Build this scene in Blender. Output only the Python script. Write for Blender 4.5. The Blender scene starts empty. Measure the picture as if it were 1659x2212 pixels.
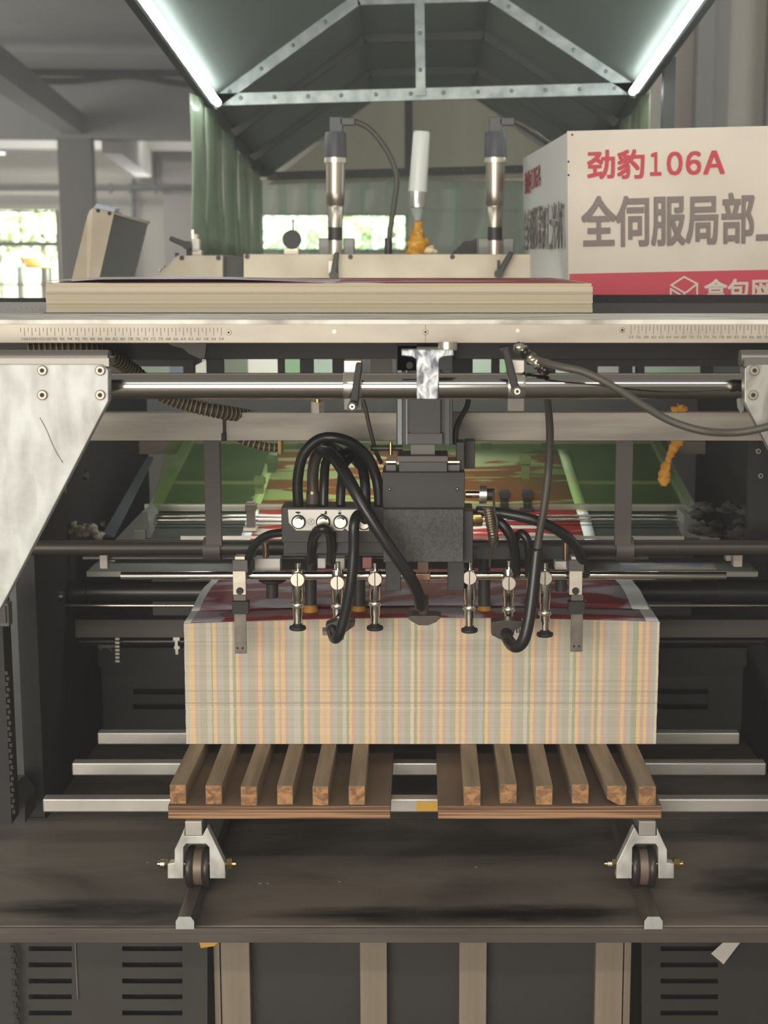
import bpy, bmesh, math, random
from mathutils import Vector, Matrix
random.seed(7)
SC = bpy.context.scene
COL = SC.collection

# ------------------------------------------------------------------ camera
F, AX, CY, H = 3320.0, 912.0, 1106.0, 1.6
PITCH = math.atan(556.0 / F)
cd = bpy.data.cameras.new('camera'); cam = bpy.data.objects.new('camera', cd); COL.objects.link(cam)
cam.location = (0, 0, H); cam.rotation_euler = (math.pi / 2 - PITCH, 0, 0)
cd.sensor_fit = 'VERTICAL'; cd.sensor_height = 36.0; cd.lens = 36.0 * F / 2212.0
cd.shift_x = -(AX - 829.5) / 2212.0
cd.dof.use_dof = True; cd.dof.focus_distance = 2.35; cd.dof.aperture_fstop = 7.6
cd.clip_start = 0.05; cd.clip_end = 200
SC.camera = cam

# ------------------------------------------------------------------ colour management, world, large lights
SC.view_settings.view_transform = 'Standard'; SC.view_settings.look = 'None'
SC.view_settings.gamma = 1.0; SC.view_settings.exposure = 0.0
SC.view_settings.use_curve_mapping = False
try:
    SC.cycles.use_denoising = True
    SC.cycles.max_bounces = 8; SC.cycles.transparent_max_bounces = 24
    SC.cycles.caustics_reflective = False; SC.cycles.caustics_refractive = False
    SC.cycles.sample_clamp_indirect = 6.0
except Exception:
    pass
w = bpy.data.worlds.new('hall_daylight'); SC.world = w; w.use_nodes = True
wn = w.node_tree.nodes; wl = w.node_tree.links
bg = wn['Background']; bg.inputs[1].default_value = 0.62
tc = wn.new('ShaderNodeTexCoord'); sp = wn.new('ShaderNodeSeparateXYZ'); wr = wn.new('ShaderNodeValToRGB')
mr = wn.new('ShaderNodeMapRange'); mr.inputs[1].default_value = -1; mr.inputs[2].default_value = 1
wl.new(tc.outputs['Generated'], sp.inputs[0]); wl.new(sp.outputs['Z'], mr.inputs[0]); wl.new(mr.outputs[0], wr.inputs[0])
e = wr.color_ramp.elements
e[0].position = 0.0; e[0].color = (0.10, 0.09, 0.08, 1)
e[1].position = 1.0; e[1].color = (0.50, 0.49, 0.47, 1)
k = wr.color_ramp.elements.new(0.47); k.color = (0.22, 0.20, 0.175, 1)
k = wr.color_ramp.elements.new(0.55); k.color = (0.95, 0.92, 0.85, 1)
k = wr.color_ramp.elements.new(0.72); k.color = (0.62, 0.60, 0.56, 1)
wl.new(wr.outputs[0], bg.inputs[0])

def area(name, loc, target, sx, sy, power, col):
    l = bpy.data.lights.new(name, 'AREA'); l.shape = 'RECTANGLE'; l.size = sx; l.size_y = sy
    l.energy = power; l.color = col
    o = bpy.data.objects.new(name, l); COL.objects.link(o); o.location = loc
    o.rotation_euler = (Vector(target) - Vector(loc)).to_track_quat('-Z', 'Y').to_euler()
    return o
area('hall_window_light', (-2.1, -3.5, 1.65), (0, 2.5, 1.1), 4.6, 2.4, 300, (1.0, 0.94, 0.85))
area('hall_ceiling_lamp_light', (0.4, -1.5, 3.55), (0.2, 2.4, 1.2), 3.4, 0.12, 55, (1.0, 0.95, 0.86))
area('yard_sky_light', (-3.5, 26.0, 9.0), (-3.0, 27.5, 1.0), 14, 7, 20000, (0.95, 1.0, 0.97))
area('far_hall_light', (-8.5, 13.0, 1.9), (-2.0, 14.0, 2.6), 8.0, 2.6, 400, (1.0, 0.99, 0.96))
area('far_window_light', (-4.0, 21.0, 1.7), (-3.0, 14.0, 3.2), 5.0, 1.6, 70, (0.97, 1.0, 0.97))
area('far_lamp_light', (-4.0, 19.0, 3.5), (-4.0, 21.5, 1.5), 3.0, 0.3, 40, (1.0, 0.98, 0.94))
area('right_wall_light', (5.0, 5.0, 2.2), (2.2, 9.0, 2.2), 2.0, 2.4, 60, (0.97, 0.98, 1.0))  # unseen area light aimed at the right wall
area('table_fill_light', (0.0, 3.10, 1.41), (0.0, 3.5, 1.0), 1.1, 0.08, 6.5, (0.94, 1.0, 0.94))  # unseen light added under the board to brighten the feed table
area('panel_fill_light', (0.0, 4.25, 1.37), (0.0, 4.7, 1.24), 1.2, 0.06, 5, (0.92, 1.0, 0.92))  # unseen light added under the deck to lighten the rear panels

# ------------------------------------------------------------------ helpers
def lin(c):
    out = []
    for v in c:
        v /= 255.0
        out.append(v / 12.92 if v <= 0.04045 else ((v + 0.055) / 1.055) ** 2.4)
    return (out[0], out[1], out[2], 1.0)

def P(px, py, Y):
    """the point of the plane at distance Y that the photograph shows at (px, py)"""
    u = (px - AX) / F; v = (CY - py) / F
    c, s = math.cos(PITCH), math.sin(PITCH)
    d = Vector((u, c + v * s, -s + v * c)); t = Y / d.y
    return Vector((d.x * t, Y, H + d.z * t))
def M(py, Y):
    v = (CY - py) / F
    return Y / (math.cos(PITCH) + v * math.sin(PITCH)) / F
def Zc(py, Y): return P(AX, py, Y).z
def Xc(px, py, Y): return P(px, py, Y).x

MATS = {}
def mat(name, c, rough=0.5, metal=0.0, c2=None, scale=(8, 8, 8), thr=None, bump=0.0, bscale=60, spec=None, detail=4, emis=None, alpha_mix=None, dist=0.0, rough2=None):
    if name in MATS: return MATS[name]
    m = bpy.data.materials.new(name); m.use_nodes = True
    n = m.node_tree.nodes; l = m.node_tree.links; b = n['Principled BSDF']
    b.inputs['Base Color'].default_value = lin(c); b.inputs['Roughness'].default_value = rough; b.inputs['Metallic'].default_value = metal
    if spec is not None: b.inputs['Specular IOR Level'].default_value = spec
    if c2 is not None or bump or rough2 is not None:
        t = n.new('ShaderNodeTexCoord')
    if c2 is not None or rough2 is not None:
        mp = n.new('ShaderNodeMapping'); mp.inputs['Scale'].default_value = scale
        l.new(t.outputs['Object'], mp.inputs[0])
        nz = n.new('ShaderNodeTexNoise'); nz.inputs['Scale'].default_value = 1.0; nz.inputs['Detail'].default_value = detail; nz.inputs['Distortion'].default_value = dist
        l.new(mp.outputs[0], nz.inputs['Vector'])
        r = n.new('ShaderNodeValToRGB'); a = thr or (0.35, 0.65)
        r.color_ramp.elements[0].position = a[0]; r.color_ramp.elements[1].position = a[1]
        l.new(nz.outputs['Fac'], r.inputs[0])
        if c2 is not None:
            r.color_ramp.elements[0].color = lin(c); r.color_ramp.elements[1].color = lin(c2)
            l.new(r.outputs[0], b.inputs['Base Color'])
        if rough2 is not None:
            q = n.new('ShaderNodeMapRange'); q.inputs[1].default_value = a[0]; q.inputs[2].default_value = a[1]
            q.inputs[3].default_value = rough; q.inputs[4].default_value = rough2
            l.new(nz.outputs['Fac'], q.inputs[0]); l.new(q.outputs[0], b.inputs['Roughness'])
    if bump:
        nb = n.new('ShaderNodeTexNoise'); nb.inputs['Scale'].default_value = bscale; nb.inputs['Detail'].default_value = 3
        l.new(t.outputs['Object'], nb.inputs['Vector'])
        bp = n.new('ShaderNodeBump'); bp.inputs['Strength'].default_value = bump; bp.inputs['Distance'].default_value = 0.002
        l.new(nb.outputs['Fac'], bp.inputs['Height']); l.new(bp.outputs[0], b.inputs['Normal'])
    if emis:
        b.inputs['Emission Color'].default_value = (emis[0], emis[1], emis[2], 1); b.inputs['Emission Strength'].default_value = emis[3]
    if alpha_mix:   # (tint rgb 0-1, share of the solid surface)
        tr = n.new('ShaderNodeBsdfTransparent'); tr.inputs[0].default_value = (*alpha_mix[0], 1)
        mx = n.new('ShaderNodeMixShader'); mx.inputs[0].default_value = alpha_mix[1]
        l.new(tr.outputs[0], mx.inputs[1]); l.new(b.outputs[0], mx.inputs[2])
        l.new(mx.outputs[0], n['Material Output'].inputs['Surface'])
    MATS[name] = m
    return m

class MB:
    def __init__(s): s.v = []; s.f = []; s.sm = []; s.mi = []; s.cur = 0
    def add(s, vs, fs, smooth=False):
        o = len(s.v); s.v += [Vector(p) for p in vs]
        for f in fs: s.f.append([i + o for i in f]); s.sm.append(smooth); s.mi.append(s.cur)
        return s
    def slot(s, i): s.cur = i; return s
    def bx(s, x0, x1, y0, y1, z0, z1, rot=None):
        if x0 > x1: x0, x1 = x1, x0
        if y0 > y1: y0, y1 = y1, y0
        if z0 > z1: z0, z1 = z1, z0
        vs = [Vector((x, y, z)) for z in (z0, z1) for x, y in ((x0, y0), (x1, y0), (x1, y1), (x0, y1))]
        if rot is not None:
            c = Vector(((x0 + x1) / 2, (y0 + y1) / 2, (z0 + z1) / 2)); vs = [c + rot @ (p - c) for p in vs]
        return s.add(vs, [(3, 2, 1, 0), (4, 5, 6, 7), (0, 1, 5, 4), (1, 2, 6, 5), (2, 3, 7, 6), (3, 0, 4, 7)])
    def rect(s, px0, py0, px1, py1, Y, d, rot=None):
        pm = (py0 + py1) / 2
        return s.bx(Xc(px0, pm, Y), Xc(px1, pm, Y), Y, Y + d, Zc(py1, Y), Zc(py0, Y), rot)
    def prism(s, pts, vec):
        pts = [Vector(p) for p in pts]; n = len(pts); vec = Vector(vec)
        nn = Vector((0, 0, 0))
        for i in range(n): nn += pts[i].cross(pts[(i + 1) % n])
        if nn.dot(vec) > 0: pts = pts[::-1]
        vs = pts + [p + vec for p in pts]
        fs = [tuple(range(n)), tuple(range(2 * n - 1, n - 1, -1))]
        fs += [(i, i + n, (i + 1) % n + n, (i + 1) % n) for i in range(n)]
        return s.add(vs, fs)
    def poly(s, pp, Y, d): return s.prism([P(x, y, Y) for x, y in pp], (0, d, 0))
    def ring(s, c, a, b, r, seg): return [c + (a * math.cos(2 * math.pi * i / seg) + b * math.sin(2 * math.pi * i / seg)) * r for i in range(seg)]
    def lathe(s, p0, p1, prof, seg=20, smooth=True):
        """prof: (t along p0..p1, radius)"""
        p0 = Vector(p0); p1 = Vector(p1); ax = (p1 - p0); L = ax.length; d = ax / L
        a = d.orthogonal().normalized(); b = d.cross(a)
        vs = []; fs = []
        for t, r in prof: vs += s.ring(p0 + ax * t, a, b, max(r, 1e-5), seg)
        for k in range(len(prof) - 1):
            for i in range(seg):
                j = (i + 1) % seg; fs.append((k * seg + i, k * seg + j, (k + 1) * seg + j, (k + 1) * seg + i))
        s.add(vs, fs, smooth)
        n = len(prof) - 1; c0 = s.ring(p0 + ax * prof[0][0], a, b, max(prof[0][1], 1e-5), seg); c1 = s.ring(p0 + ax * prof[n][0], a, b, max(prof[n][1], 1e-5), seg)
        s.add(c0, [tuple(range(seg - 1, -1, -1))]); s.add(c1, [tuple(range(seg))])
        return s
    def cyl(s, p0, p1, r, r1=None, seg=20, smooth=True): return s.lathe(p0, p1, [(0, r), (1, r if r1 is None else r1)], seg, smooth)
    def tube(s, pts, r, seg=12, sub=8, ribs=None):
        pts = [Vector(p) for p in pts]; q = []
        ext = [pts[0] * 2 - pts[1]] + pts + [pts[-1] * 2 - pts[-2]]
        for i in range(1, len(ext) - 2):
            p0, p1, p2, p3 = ext[i - 1], ext[i], ext[i + 1], ext[i + 2]
            for k in range(sub):
                t = k / sub
                q.append(0.5 * ((2 * p1) + (p2 - p0) * t + (2 * p0 - 5 * p1 + 4 * p2 - p3) * t * t + (3 * p1 - p0 - 3 * p2 + p3) * t ** 3))
        q.append(pts[-1])
        if ribs:      # resample evenly
            L = [0]
            for i in range(1, len(q)): L.append(L[-1] + (q[i] - q[i - 1]).length)
            n = int(L[-1] / ribs[0] * 4); o = []; j = 0
            for i in range(n + 1):
                x = L[-1] * i / n
                while j < len(L) - 2 and L[j + 1] < x: j += 1
                o.append(q[j].lerp(q[j + 1], (x - L[j]) / max(1e-9, L[j + 1] - L[j])))
            q = o
        vs = []; a = None
        for i, p in enumerate(q):
            d = (q[min(i + 1, len(q) - 1)] - q[max(i - 1, 0)]).normalized()
            if a is None: a = d.orthogonal().normalized()
            a = (a - d * a.dot(d)).normalized(); b = d.cross(a)
            rr = r
            if ribs: rr = r * (1.0 if i % 4 in (0, 1) else ribs[1])
            vs += s.ring(p, a, b, rr, seg)
        o = len(s.v); s.v += vs
        for k in range(len(q) - 1):
            for i in range(seg):
                j = (i + 1) % seg; s.f.append([o + k * seg + i, o + k * seg + j, o + (k + 1) * seg + j, o + (k + 1) * seg + i]); s.sm.append(True)
                s.mi.append(s.cur if not ribs else (1 if k % 4 == 0 else 0))
        n = len(q) - 1
        s.f.append([o + i for i in range(seg - 1, -1, -1)]); s.sm.append(False); s.mi.append(s.cur)
        s.f.append([o + n * seg + i for i in range(seg)]); s.sm.append(False); s.mi.append(s.cur)
        return s
    def ball(s, c, r, seg=16, rings=10, jit=0.0, rnd=None):
        c = Vector(c); r = Vector(r) if not isinstance(r, (int, float)) else Vector((r, r, r)); vs = []; fs = []
        for i in range(rings + 1):
            th = math.pi * i / rings
            for k in range(seg):
                ph = 2 * math.pi * k / seg; q = 1 + (rnd.uniform(-jit, jit) if rnd else 0)
                vs.append(c + Vector((r.x * math.sin(th) * math.cos(ph) * q, r.y * math.sin(th) * math.sin(ph) * q, r.z * math.cos(th) * q)))
        for i in range(rings):
            for k in range(seg):
                j = (k + 1) % seg; fs.append((i * seg + k, (i + 1) * seg + k, (i + 1) * seg + j, i * seg + j))
        return s.add(vs, fs, True)
    def build(s, name, m, parent=None, bevel=0.0, weld=False, base=None):
        me = bpy.data.meshes.new(name)
        if parent is not None:
            p = parent; org = Vector((0, 0, 0))
            while p is not None: org += p.location; p = p.parent
        elif base is not None: org = Vector(base)
        else:
            xs = [v.x for v in s.v]; ys = [v.y for v in s.v]; zs = [v.z for v in s.v]
            org = Vector(((min(xs) + max(xs)) / 2, (min(ys) + max(ys)) / 2, min(zs)))
        me.from_pydata([v - org for v in s.v], [], s.f)
        for k_ in (m if isinstance(m, (list, tuple)) else [m]): me.materials.append(k_)
        me.polygons.foreach_set('use_smooth', s.sm); me.polygons.foreach_set('material_index', s.mi)
        me.update()
        if weld:
            b = bmesh.new(); b.from_mesh(me); bmesh.ops.remove_doubles(b, verts=b.verts, dist=1e-6); b.to_mesh(me); b.free()
        o = bpy.data.objects.new(name, me); COL.objects.link(o)
        if parent is not None: o.parent = parent
        else: o.location = org
        if bevel:
            md = o.modifiers.new('edge', 'BEVEL'); md.width = bevel; md.segments = 2; md.limit_method = 'ANGLE'; md.angle_limit = math.radians(40)
        return o

def tag(o, label=None, cat=None, group=None, kind=None):
    if label: o['label'] = label
    if cat: o['category'] = cat
    if group: o['group'] = group
    if kind: o['kind'] = kind
    return o
def thing(name, label, cat, loc, group=None):
    o = bpy.data.objects.new(name, None); COL.objects.link(o); o.location = loc; o.empty_display_size = 0.05
    return tag(o, label, cat, group)
def solo(name, label, cat, mb, m, group=None, bevel=0.0): return tag(mb.build(name, m, None, bevel), label, cat, group)
def struct(name, mb, m, bevel=0.0): return tag(mb.build(name, m, None, bevel), kind='structure')
def dup(root, delta, label=None, group=None):
    r = root.copy(); COL.objects.link(r); r.location = root.location + Vector(delta)
    if label: r['label'] = label
    if group: r['group'] = group
    for ch in list(root.children):
        c = ch.copy(); COL.objects.link(c); c.parent = r
        for g in list(ch.children):
            q = g.copy(); COL.objects.link(q); q.parent = c
    return r
def text(body, o, u, v, width, height, name, m, parent, bold=0.0, depth=0.0004):
    """lettering filling width x height; o its lower-left corner, u and v its axes"""
    cu = bpy.data.curves.new('lettering', 'FONT'); cu.body = body; cu.size = 1.0; cu.resolution_u = 3
    to = bpy.data.objects.new('lettering', cu); COL.objects.link(to)
    bpy.context.view_layer.update()
    me = to.evaluated_get(bpy.context.evaluated_depsgraph_get()).to_mesh()
    vs = [q.co.copy() for q in me.vertices]; fs = [tuple(p.vertices) for p in me.polygons]
    to.to_mesh_clear(); bpy.data.objects.remove(to)
    if not vs: return None
    if bold:
        nv = len(vs); base_v, base_f = vs, fs; vs, fs = [], []
        for k_, (dx, dy) in enumerate([(a_, b2) for a_ in (-bold, 0, bold) for b2 in (-bold, 0, bold)]):
            vs += [Vector((q.x + dx, q.y + dy, k_ * 2e-4)) for q in base_v]; fs += [tuple(i + nv * k_ for i in f) for f in base_f]
    x0 = min(q.x for q in vs); x1 = max(q.x for q in vs); y0 = min(q.y for q in vs); y1 = max(q.y for q in vs)
    o = Vector(o); u = Vector(u).normalized(); v = Vector(v).normalized(); n = u.cross(v)
    W = [o + u * ((q.x - x0) / (x1 - x0) * width) + v * ((q.y - y0) / max(1e-6, y1 - y0) * height) + n * (depth + q.z) for q in vs]
    mb = MB(); mb.add(W, fs)
    return mb.build(name, m, parent) if name else mb
def bolt(px, py, Y, rpx, parent, m, msock, name='bolt', d=0.006, hexa=True):
    r = rpx * M(py, Y); c = P(px, py, Y)
    b = MB(); b.lathe(c, c - Vector((0, d, 0)), [(0, r), (0.75, r), (1, r * 0.82)], 20)
    o = b.build(name, m, parent)
    s = MB(); s.cyl(c - Vector((0, d, 0)), c - Vector((0, d + 0.0006, 0)), r * 0.48, seg=6, smooth=False)
    s.build('socket', msock, o)
    return o

# ------------------------------------------------------------------ materials
ALU = mat('aluminium', (206, 198, 182), 0.42, 0.85, (190, 182, 166), (6, 6, 40), rough2=0.55)
RAILM = mat('rail_aluminium', (184, 176, 161), 0.5, 0.3, (164, 156, 142), (9, 9, 30), (0.3, 0.75), detail=6)
RAILTOP = mat('worn_rail_top', (224, 220, 208), 0.5, 0.08, (150, 144, 130), (14, 60, 14), (0.45, 0.72), detail=8)
STEEL = mat('steel', (190, 186, 176), 0.30, 1.0, (160, 156, 146), (5, 5, 5), rough2=0.42)
SHAFTM = mat('ground_shaft', (165, 161, 152), 0.13, 1.0)
CHROME = mat('chrome', (214, 208, 194), 0.14, 1.0)
BRIGHT = mat('satin_chrome', (220, 212, 195), 0.28, 0.9)
ZINC = mat('galvanised_plate', (186, 188, 184), 0.45, 0.25, (150, 149, 143), (36, 36, 13), (0.38, 0.72), detail=10, dist=.35, bump=.12, bscale=90)
ZINC2 = mat('galvanised_bracket', (176, 178, 180), 0.36, 0.8, (84, 86, 92), (110, 110, 60), (0.4, 0.62), detail=8, dist=.7)
GALV = mat('galvanised_bar', (176, 184, 180), 0.45, 0.5, (140, 150, 148), (25, 25, 25), detail=6)
BEAMM = mat('grey_beam', (178, 171, 158), 0.45, 0.3, (146, 140, 130), (4, 4, 40), detail=7)
BLACK = mat('black_paint', (45, 42, 39), 0.45)
BLACK2 = mat('black_oxide', (58, 56, 53), 0.42, 0.3, (48, 46, 44), (30, 30, 30))
SPECK = mat('speckled_grey', (84, 82, 79), 0.6, 0.0, (64, 62, 60), (220, 220, 220))
DARK = mat('dark_machine_paint', (56, 53, 49), 0.5, 0, (48, 45, 42), (6, 6, 6))
DARK2 = mat('dark_brown_paint', (74, 68, 62), 0.5, 0, (62, 57, 52), (7, 7, 7))
PLATE = mat('oily_dark_plate', (122, 112, 101), 0.48, 0, (72, 66, 60), (2.6, 6, 3), (0.40, 0.66), detail=7, rough2=0.6, dist=0.8)
HANGM = mat('hanger_paint', (86, 80, 75), 0.5)
RUBBER = mat('black_rubber', (36, 35, 34), 0.32)
RUBBER2 = mat('matt_rubber', (40, 38, 36), 0.6)
CABLE = mat('cable_sheath', (74, 70, 63), 0.5)
BRASS = mat('brass', (206, 178, 112), 0.25, 1.0)
AMBER = mat('amber_rubber', (190, 130, 40), 0.5)
BLOCKW = mat('white_block', (246, 241, 230), 0.5)
SCREWM = mat('socket_screw', (166, 158, 142), 0.4, 0.6)
WHITEP = mat('white_plastic', (225, 218, 205), 0.5)
CREAM = mat('cream_cast_plate', (206, 193, 171), 0.55, 0.1, (180, 166, 143), (9, 9, 9), (0.35, 0.7), detail=6)
GREYP = mat('grey_panel', (92, 93, 90), 0.5)
INK = mat('ink', (118, 108, 94), 0.7)
INKD = mat('dark_ink', (40, 37, 34), 0.7)
# ================================================================== the hall (turned a little against the machine)
CONC = mat('painted_concrete', (156, 156, 151), 0.8, 0, (146, 146, 141), (0.6, 0.6, 0.6))
CONC2 = mat('pale_plaster', (206, 200, 188), 0.8, 0, (194, 188, 176), (0.5, 0.5, 0.5))
FLOORM = mat('concrete_floor', (112, 108, 100), 0.5, 0, (92, 88, 82), (1, 1, 1))
WFRAME = mat('window_frame_paint', (92, 100, 92), 0.5)
GLASS = mat('window_glass', (235, 245, 240), 0.08, 0, alpha_mix=((0.93, 0.97, 0.95), 0.06))
BY = math.radians(6.3); RB = Matrix.Rotation(BY, 3, 'Z')
bd = Vector((-math.sin(BY), math.cos(BY), 0)); bs = Vector((math.cos(BY), math.sin(BY), 0))
def HB(px, py, D):
    """point at building distance D along the line of sight"""
    p = P(px, py, 10.0) - Vector((0, 0, H)); t = D / p.dot(bd)
    return Vector((0, 0, H)) + p * t
def hbox(mb, px0, py0, px1, py1, D, d):
    a = HB(px0, (py0 + py1) / 2, D); b = HB(px1, (py0 + py1) / 2, D); z1 = HB((px0 + px1) / 2, py0, D).z; z0 = HB((px0 + px1) / 2, py1, D).z
    q = [Vector((a.x, a.y, z0)), Vector((b.x, b.y, z0)), Vector((b.x, b.y, z1)), Vector((a.x, a.y, z1))]
    return mb.prism(q, bd * d)
struct('floor', MB().bx(-14, 9, -5, 30, -0.2, 0), FLOORM)
struct('ceiling', MB().bx(-14, 9, 7.5, 24.5, 3.68, 3.9), CONC)
# back wall with two window openings
D = 22.0
px_l, px_r = -900, 1900
W1 = (-260, 455, 130, 660); W2 = (562, 463, 882, 541)
mb = MB()
hbox(mb, px_l, 60, px_r, 455, D, 0.25); hbox(mb, px_l, 660, px_r, 900, D, 0.25)
hbox(mb, px_l, 455, W1[0], 660, D, 0.25); hbox(mb, W1[2], 455, W2[0], 660, D, 0.25); hbox(mb, W2[2], 455, px_r, 660, D, 0.25)
hbox(mb, W2[0], 455, W2[2], W2[1], D, 0.25); hbox(mb, W2[0], W2[3], W2[2], 660, D, 0.25)
struct('wall_back', mb, CONC2)
for n, (x0, y0, x1, y1), vx, hy in ((1, W1, (-170, -85, 0, 46), (527, 615)), (2, W2, (642, 722, 802), ())):
    fr = MB()
    for bx_ in ((x0, y0, x0 + 7, y1), (x1 - 7, y0, x1, y1), (x0, y0, x1, y0 + 4), (x0, y1 - 4, x1, y1)): hbox(fr, *bx_, D + 0.06, 0.08)
    for v in vx: hbox(fr, v - 1.6, y0, v + 1.6, y1, D + 0.07, 0.05)
    for h_ in hy: hbox(fr, x0, h_ - (5 if h_ < 600 else 2), x1, h_ + (5 if h_ < 600 else 2), D + 0.07, 0.05)
    wf = struct('window_%d' % n, fr, WFRAME)
    hbox(g := MB(), x0, y0, x1, y1, D + 0.1, 0.006); g.build('pane', GLASS, wf)
# cross beam and column, bay beams, pilasters
b1 = MB(); hbox(b1, -700, 112, 760, 297, 16.0, 0.35); struct('beam_front', b1, CONC)
c1 = MB(); hbox(c1, 136, 290, 208, 992, 16.02, 0.36); struct('column', c1, mat('column_paint', (128, 126, 118), 0.8))
b2 = MB()
a0 = HB(136, 290, 16.0); z0 = a0.z; q = [a0, a0 + bs * 0.2, a0 + bs * 0.2 + Vector((0, 0, 0.2)), a0 + Vector((0, 0, 0.2))]
b2.prism(q, -bd * 6.4); struct('beam_side', b2, CONC)
b3 = MB(); hbox(b3, -700, 299, 430, 319, 21.2, 0.3); struct('beam_back', b3, mat('white_beam_paint', (232, 228, 220), 0.7))
b4 = MB(); a0 = HB(300, 386, 21.9); q = [a0, a0 + bs * 0.2, a0 + bs * 0.2 + Vector((0, 0, 0.62)), a0 + Vector((0, 0, 0.62))]
b4.prism(q, -bd * 5.4); struct('beam_bay', b4, MATS['white_beam_paint'])
p1 = MB(); hbox(p1, 356, 319, 432, 800, 21.7, 0.3); struct('pilaster', p1, mat('pilaster_paint', (176, 170, 162), 0.8))
pw = MB(); hbox(pw, -300, 413, 131, 421, 21.95, 0.1); struct('trim_1', pw, MATS['white_beam_paint'])
rw = MB(); rw.bx(1.24, 6, 9.0, 9.2, 0, 3.7); struct('wall_right', rw, CONC2)
rp = MB(); rp.rect(1499, -40, 1534, 900, 8.86, 0.14); rp.rect(1534, -40, 1566, 900, 8.93, 0.07); struct('trim_2', rp, CONC)
rp = MB(); rp.rect(1650, -40, 1720, 900, 8.9, 0.1); struct('trim_3', rp, CONC)

PIPE = mat('pipe_paint', (104, 106, 100), 0.6)
def pipe(pts, D_, r): 
    m_ = MB(); m_.tube([HB(x, y, D_) for x, y in pts], r, 10, 2); return m_
o = thing('wall_pipe', 'grey pipe running level across the pale back wall with short hangers', 'pipe', HB(100, 405, 21.6))
pipe([(-260, 404), (132, 404), (240, 405), (432, 405)], 21.6, 0.042).build('run', PIPE, o)
for x in (238, 280, 336):
    hbox(hm := MB(), x - 3, 396, x + 3, 418, 21.55, 0.12); hm.build('clip', PIPE, o)
solo('conduit', 'thin vertical conduit on the back wall above the tilted steel box', 'pipe', pipe([(289, 386), (289, 430), (290, 520), (290, 640)], 21.9, 0.028), PIPE)
solo('conduit', 'short vertical conduit on the back wall beside the pilaster', 'pipe', pipe([(336, 352), (336, 380), (336, 402)], 21.9, 0.024), PIPE)
solo('overhead_cable', 'black cable stretched straight along the big concrete beam', 'cable', pipe([(-300, 148), (0, 155), (200, 157), (420, 158), (700, 160)], 15.9, 0.034), RUBBER2)
solo('overhead_cable', 'black cable sagging in a shallow loop below the straight one on the beam', 'cable', pipe([(-300, 140), (0, 163), (70, 173), (160, 175), (270, 163), (330, 170), (420, 184), (700, 200)], 15.7, 0.032), RUBBER2)
TUBEW = mat('distant_tube_light', (255, 255, 250), 0.4, emis=(1, 1, 0.97, 1.6))
t_ = MB(); hbox(t_, -60, 328, 10, 334, 19.0, 0.05); solo('fluorescent_lamp', 'small lit white tube lamp far off under the ceiling beam', 'lamp', t_, TUBEW)

# the yard outside the windows: bushes, a low wall, a made-up yellow awning
LEAF = mat('sunlit_leaves', (196, 208, 150), 0.7, 0, (220, 226, 186), (5, 5, 5), (0.3, 0.7), detail=6)
LEAF2 = mat('pale_leaves', (208, 218, 184), 0.7, 0, (232, 236, 216), (5, 5, 5), (0.3, 0.7), detail=6)
rnd = random.Random(3)
for i, (px, py, D_, rr, mm, lab) in enumerate(((92, 505, 27.0, 1.0, LEAF, 'sunlit green bush seen through the window by the column'), (-60, 480, 28.5, 1.5, LEAF2, 'pale tree seen through the window at the picture edge'),
        (620, 500, 28.0, 0.85, LEAF2, 'pale bush behind the clear strip curtain, window side'), (735, 505, 27.2, 0.85, LEAF, 'green bush behind the clear strip curtain, next to the tall steel sensor'), (850, 500, 28.6, 0.85, LEAF2, 'pale bush seen past the sensor cable through the clear strips'))):
    c = HB(px, py, D_ + i * .7); c.z = max(c.z, 1.2); rr *= .56
    o = thing('bush', lab, 'bush', (c.x, c.y, 0), 'bushes in the yard')
    st = MB(); st.cyl((c.x, c.y, 0), (c.x, c.y, c.z), 0.08, 0.05, 8); st.build('stem', mat('bark', (96, 80, 60), 0.9), o)
    fo = MB()
    for k in range(420):
        th = rnd.uniform(0, 2 * math.pi); ph = math.acos(rnd.uniform(-1, 1)); q = rr * rnd.uniform(0.45, 1.05) ** 0.6
        p = c + Vector((math.cos(th) * math.sin(ph) * q * 1.3, math.sin(th) * math.sin(ph) * q, math.cos(ph) * q * 1.0))
        n = Vector((rnd.uniform(-1, 1), rnd.uniform(-1, 1), rnd.uniform(-1, 1))).normalized(); a = n.orthogonal().normalized() * 0.16 * rr; bb = n.cross(a.normalized()) * 0.09 * rr
        fo.add([p - a, p - bb, p + a, p + bb], [(0, 1, 2, 3)])
    fo.build('foliage', mm, o)
aw = MB()  # made-up slabs for the yellow reflections of lights in the window
for x0, x1, y0, y1 in ((24, 98, 544, 560), (46, 118, 562, 580)): 
    q = [HB(x0, y0, 25.5), HB(x1 - 22, y0, 25.5), HB(x1, y1, 25.0), HB(x0 + 10, y1, 25.0)]
    aw.prism(q, (0, 0, 0.03))
ao = thing('slab', 'yellow two tier awning made up for window reflections', 'slab', HB(70, 565, 25.2))
aw.build('reflection_slabs', mat('slab_yellow', (252, 224, 120), 0.6), ao)
for x in (40, 108):
    pp = HB(x, 575, 25.2); MB().cyl((pp.x, pp.y, 0), pp, 0.03, seg=8).build('post', PIPE, ao)
yw = MB(); hbox(yw, -400, 598, 900, 900, 30.5, 0.2); struct('wall_yard', yw, mat('yard_wall', (214, 206, 180), 0.8))
hd = MB(); hbox(hd, -900, 300, 1500, 640, 34.0, 0.4); solo('hedge', 'tall blurred pale green hedge at the end of the yard', 'hedge', hd, LEAF2)

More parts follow.
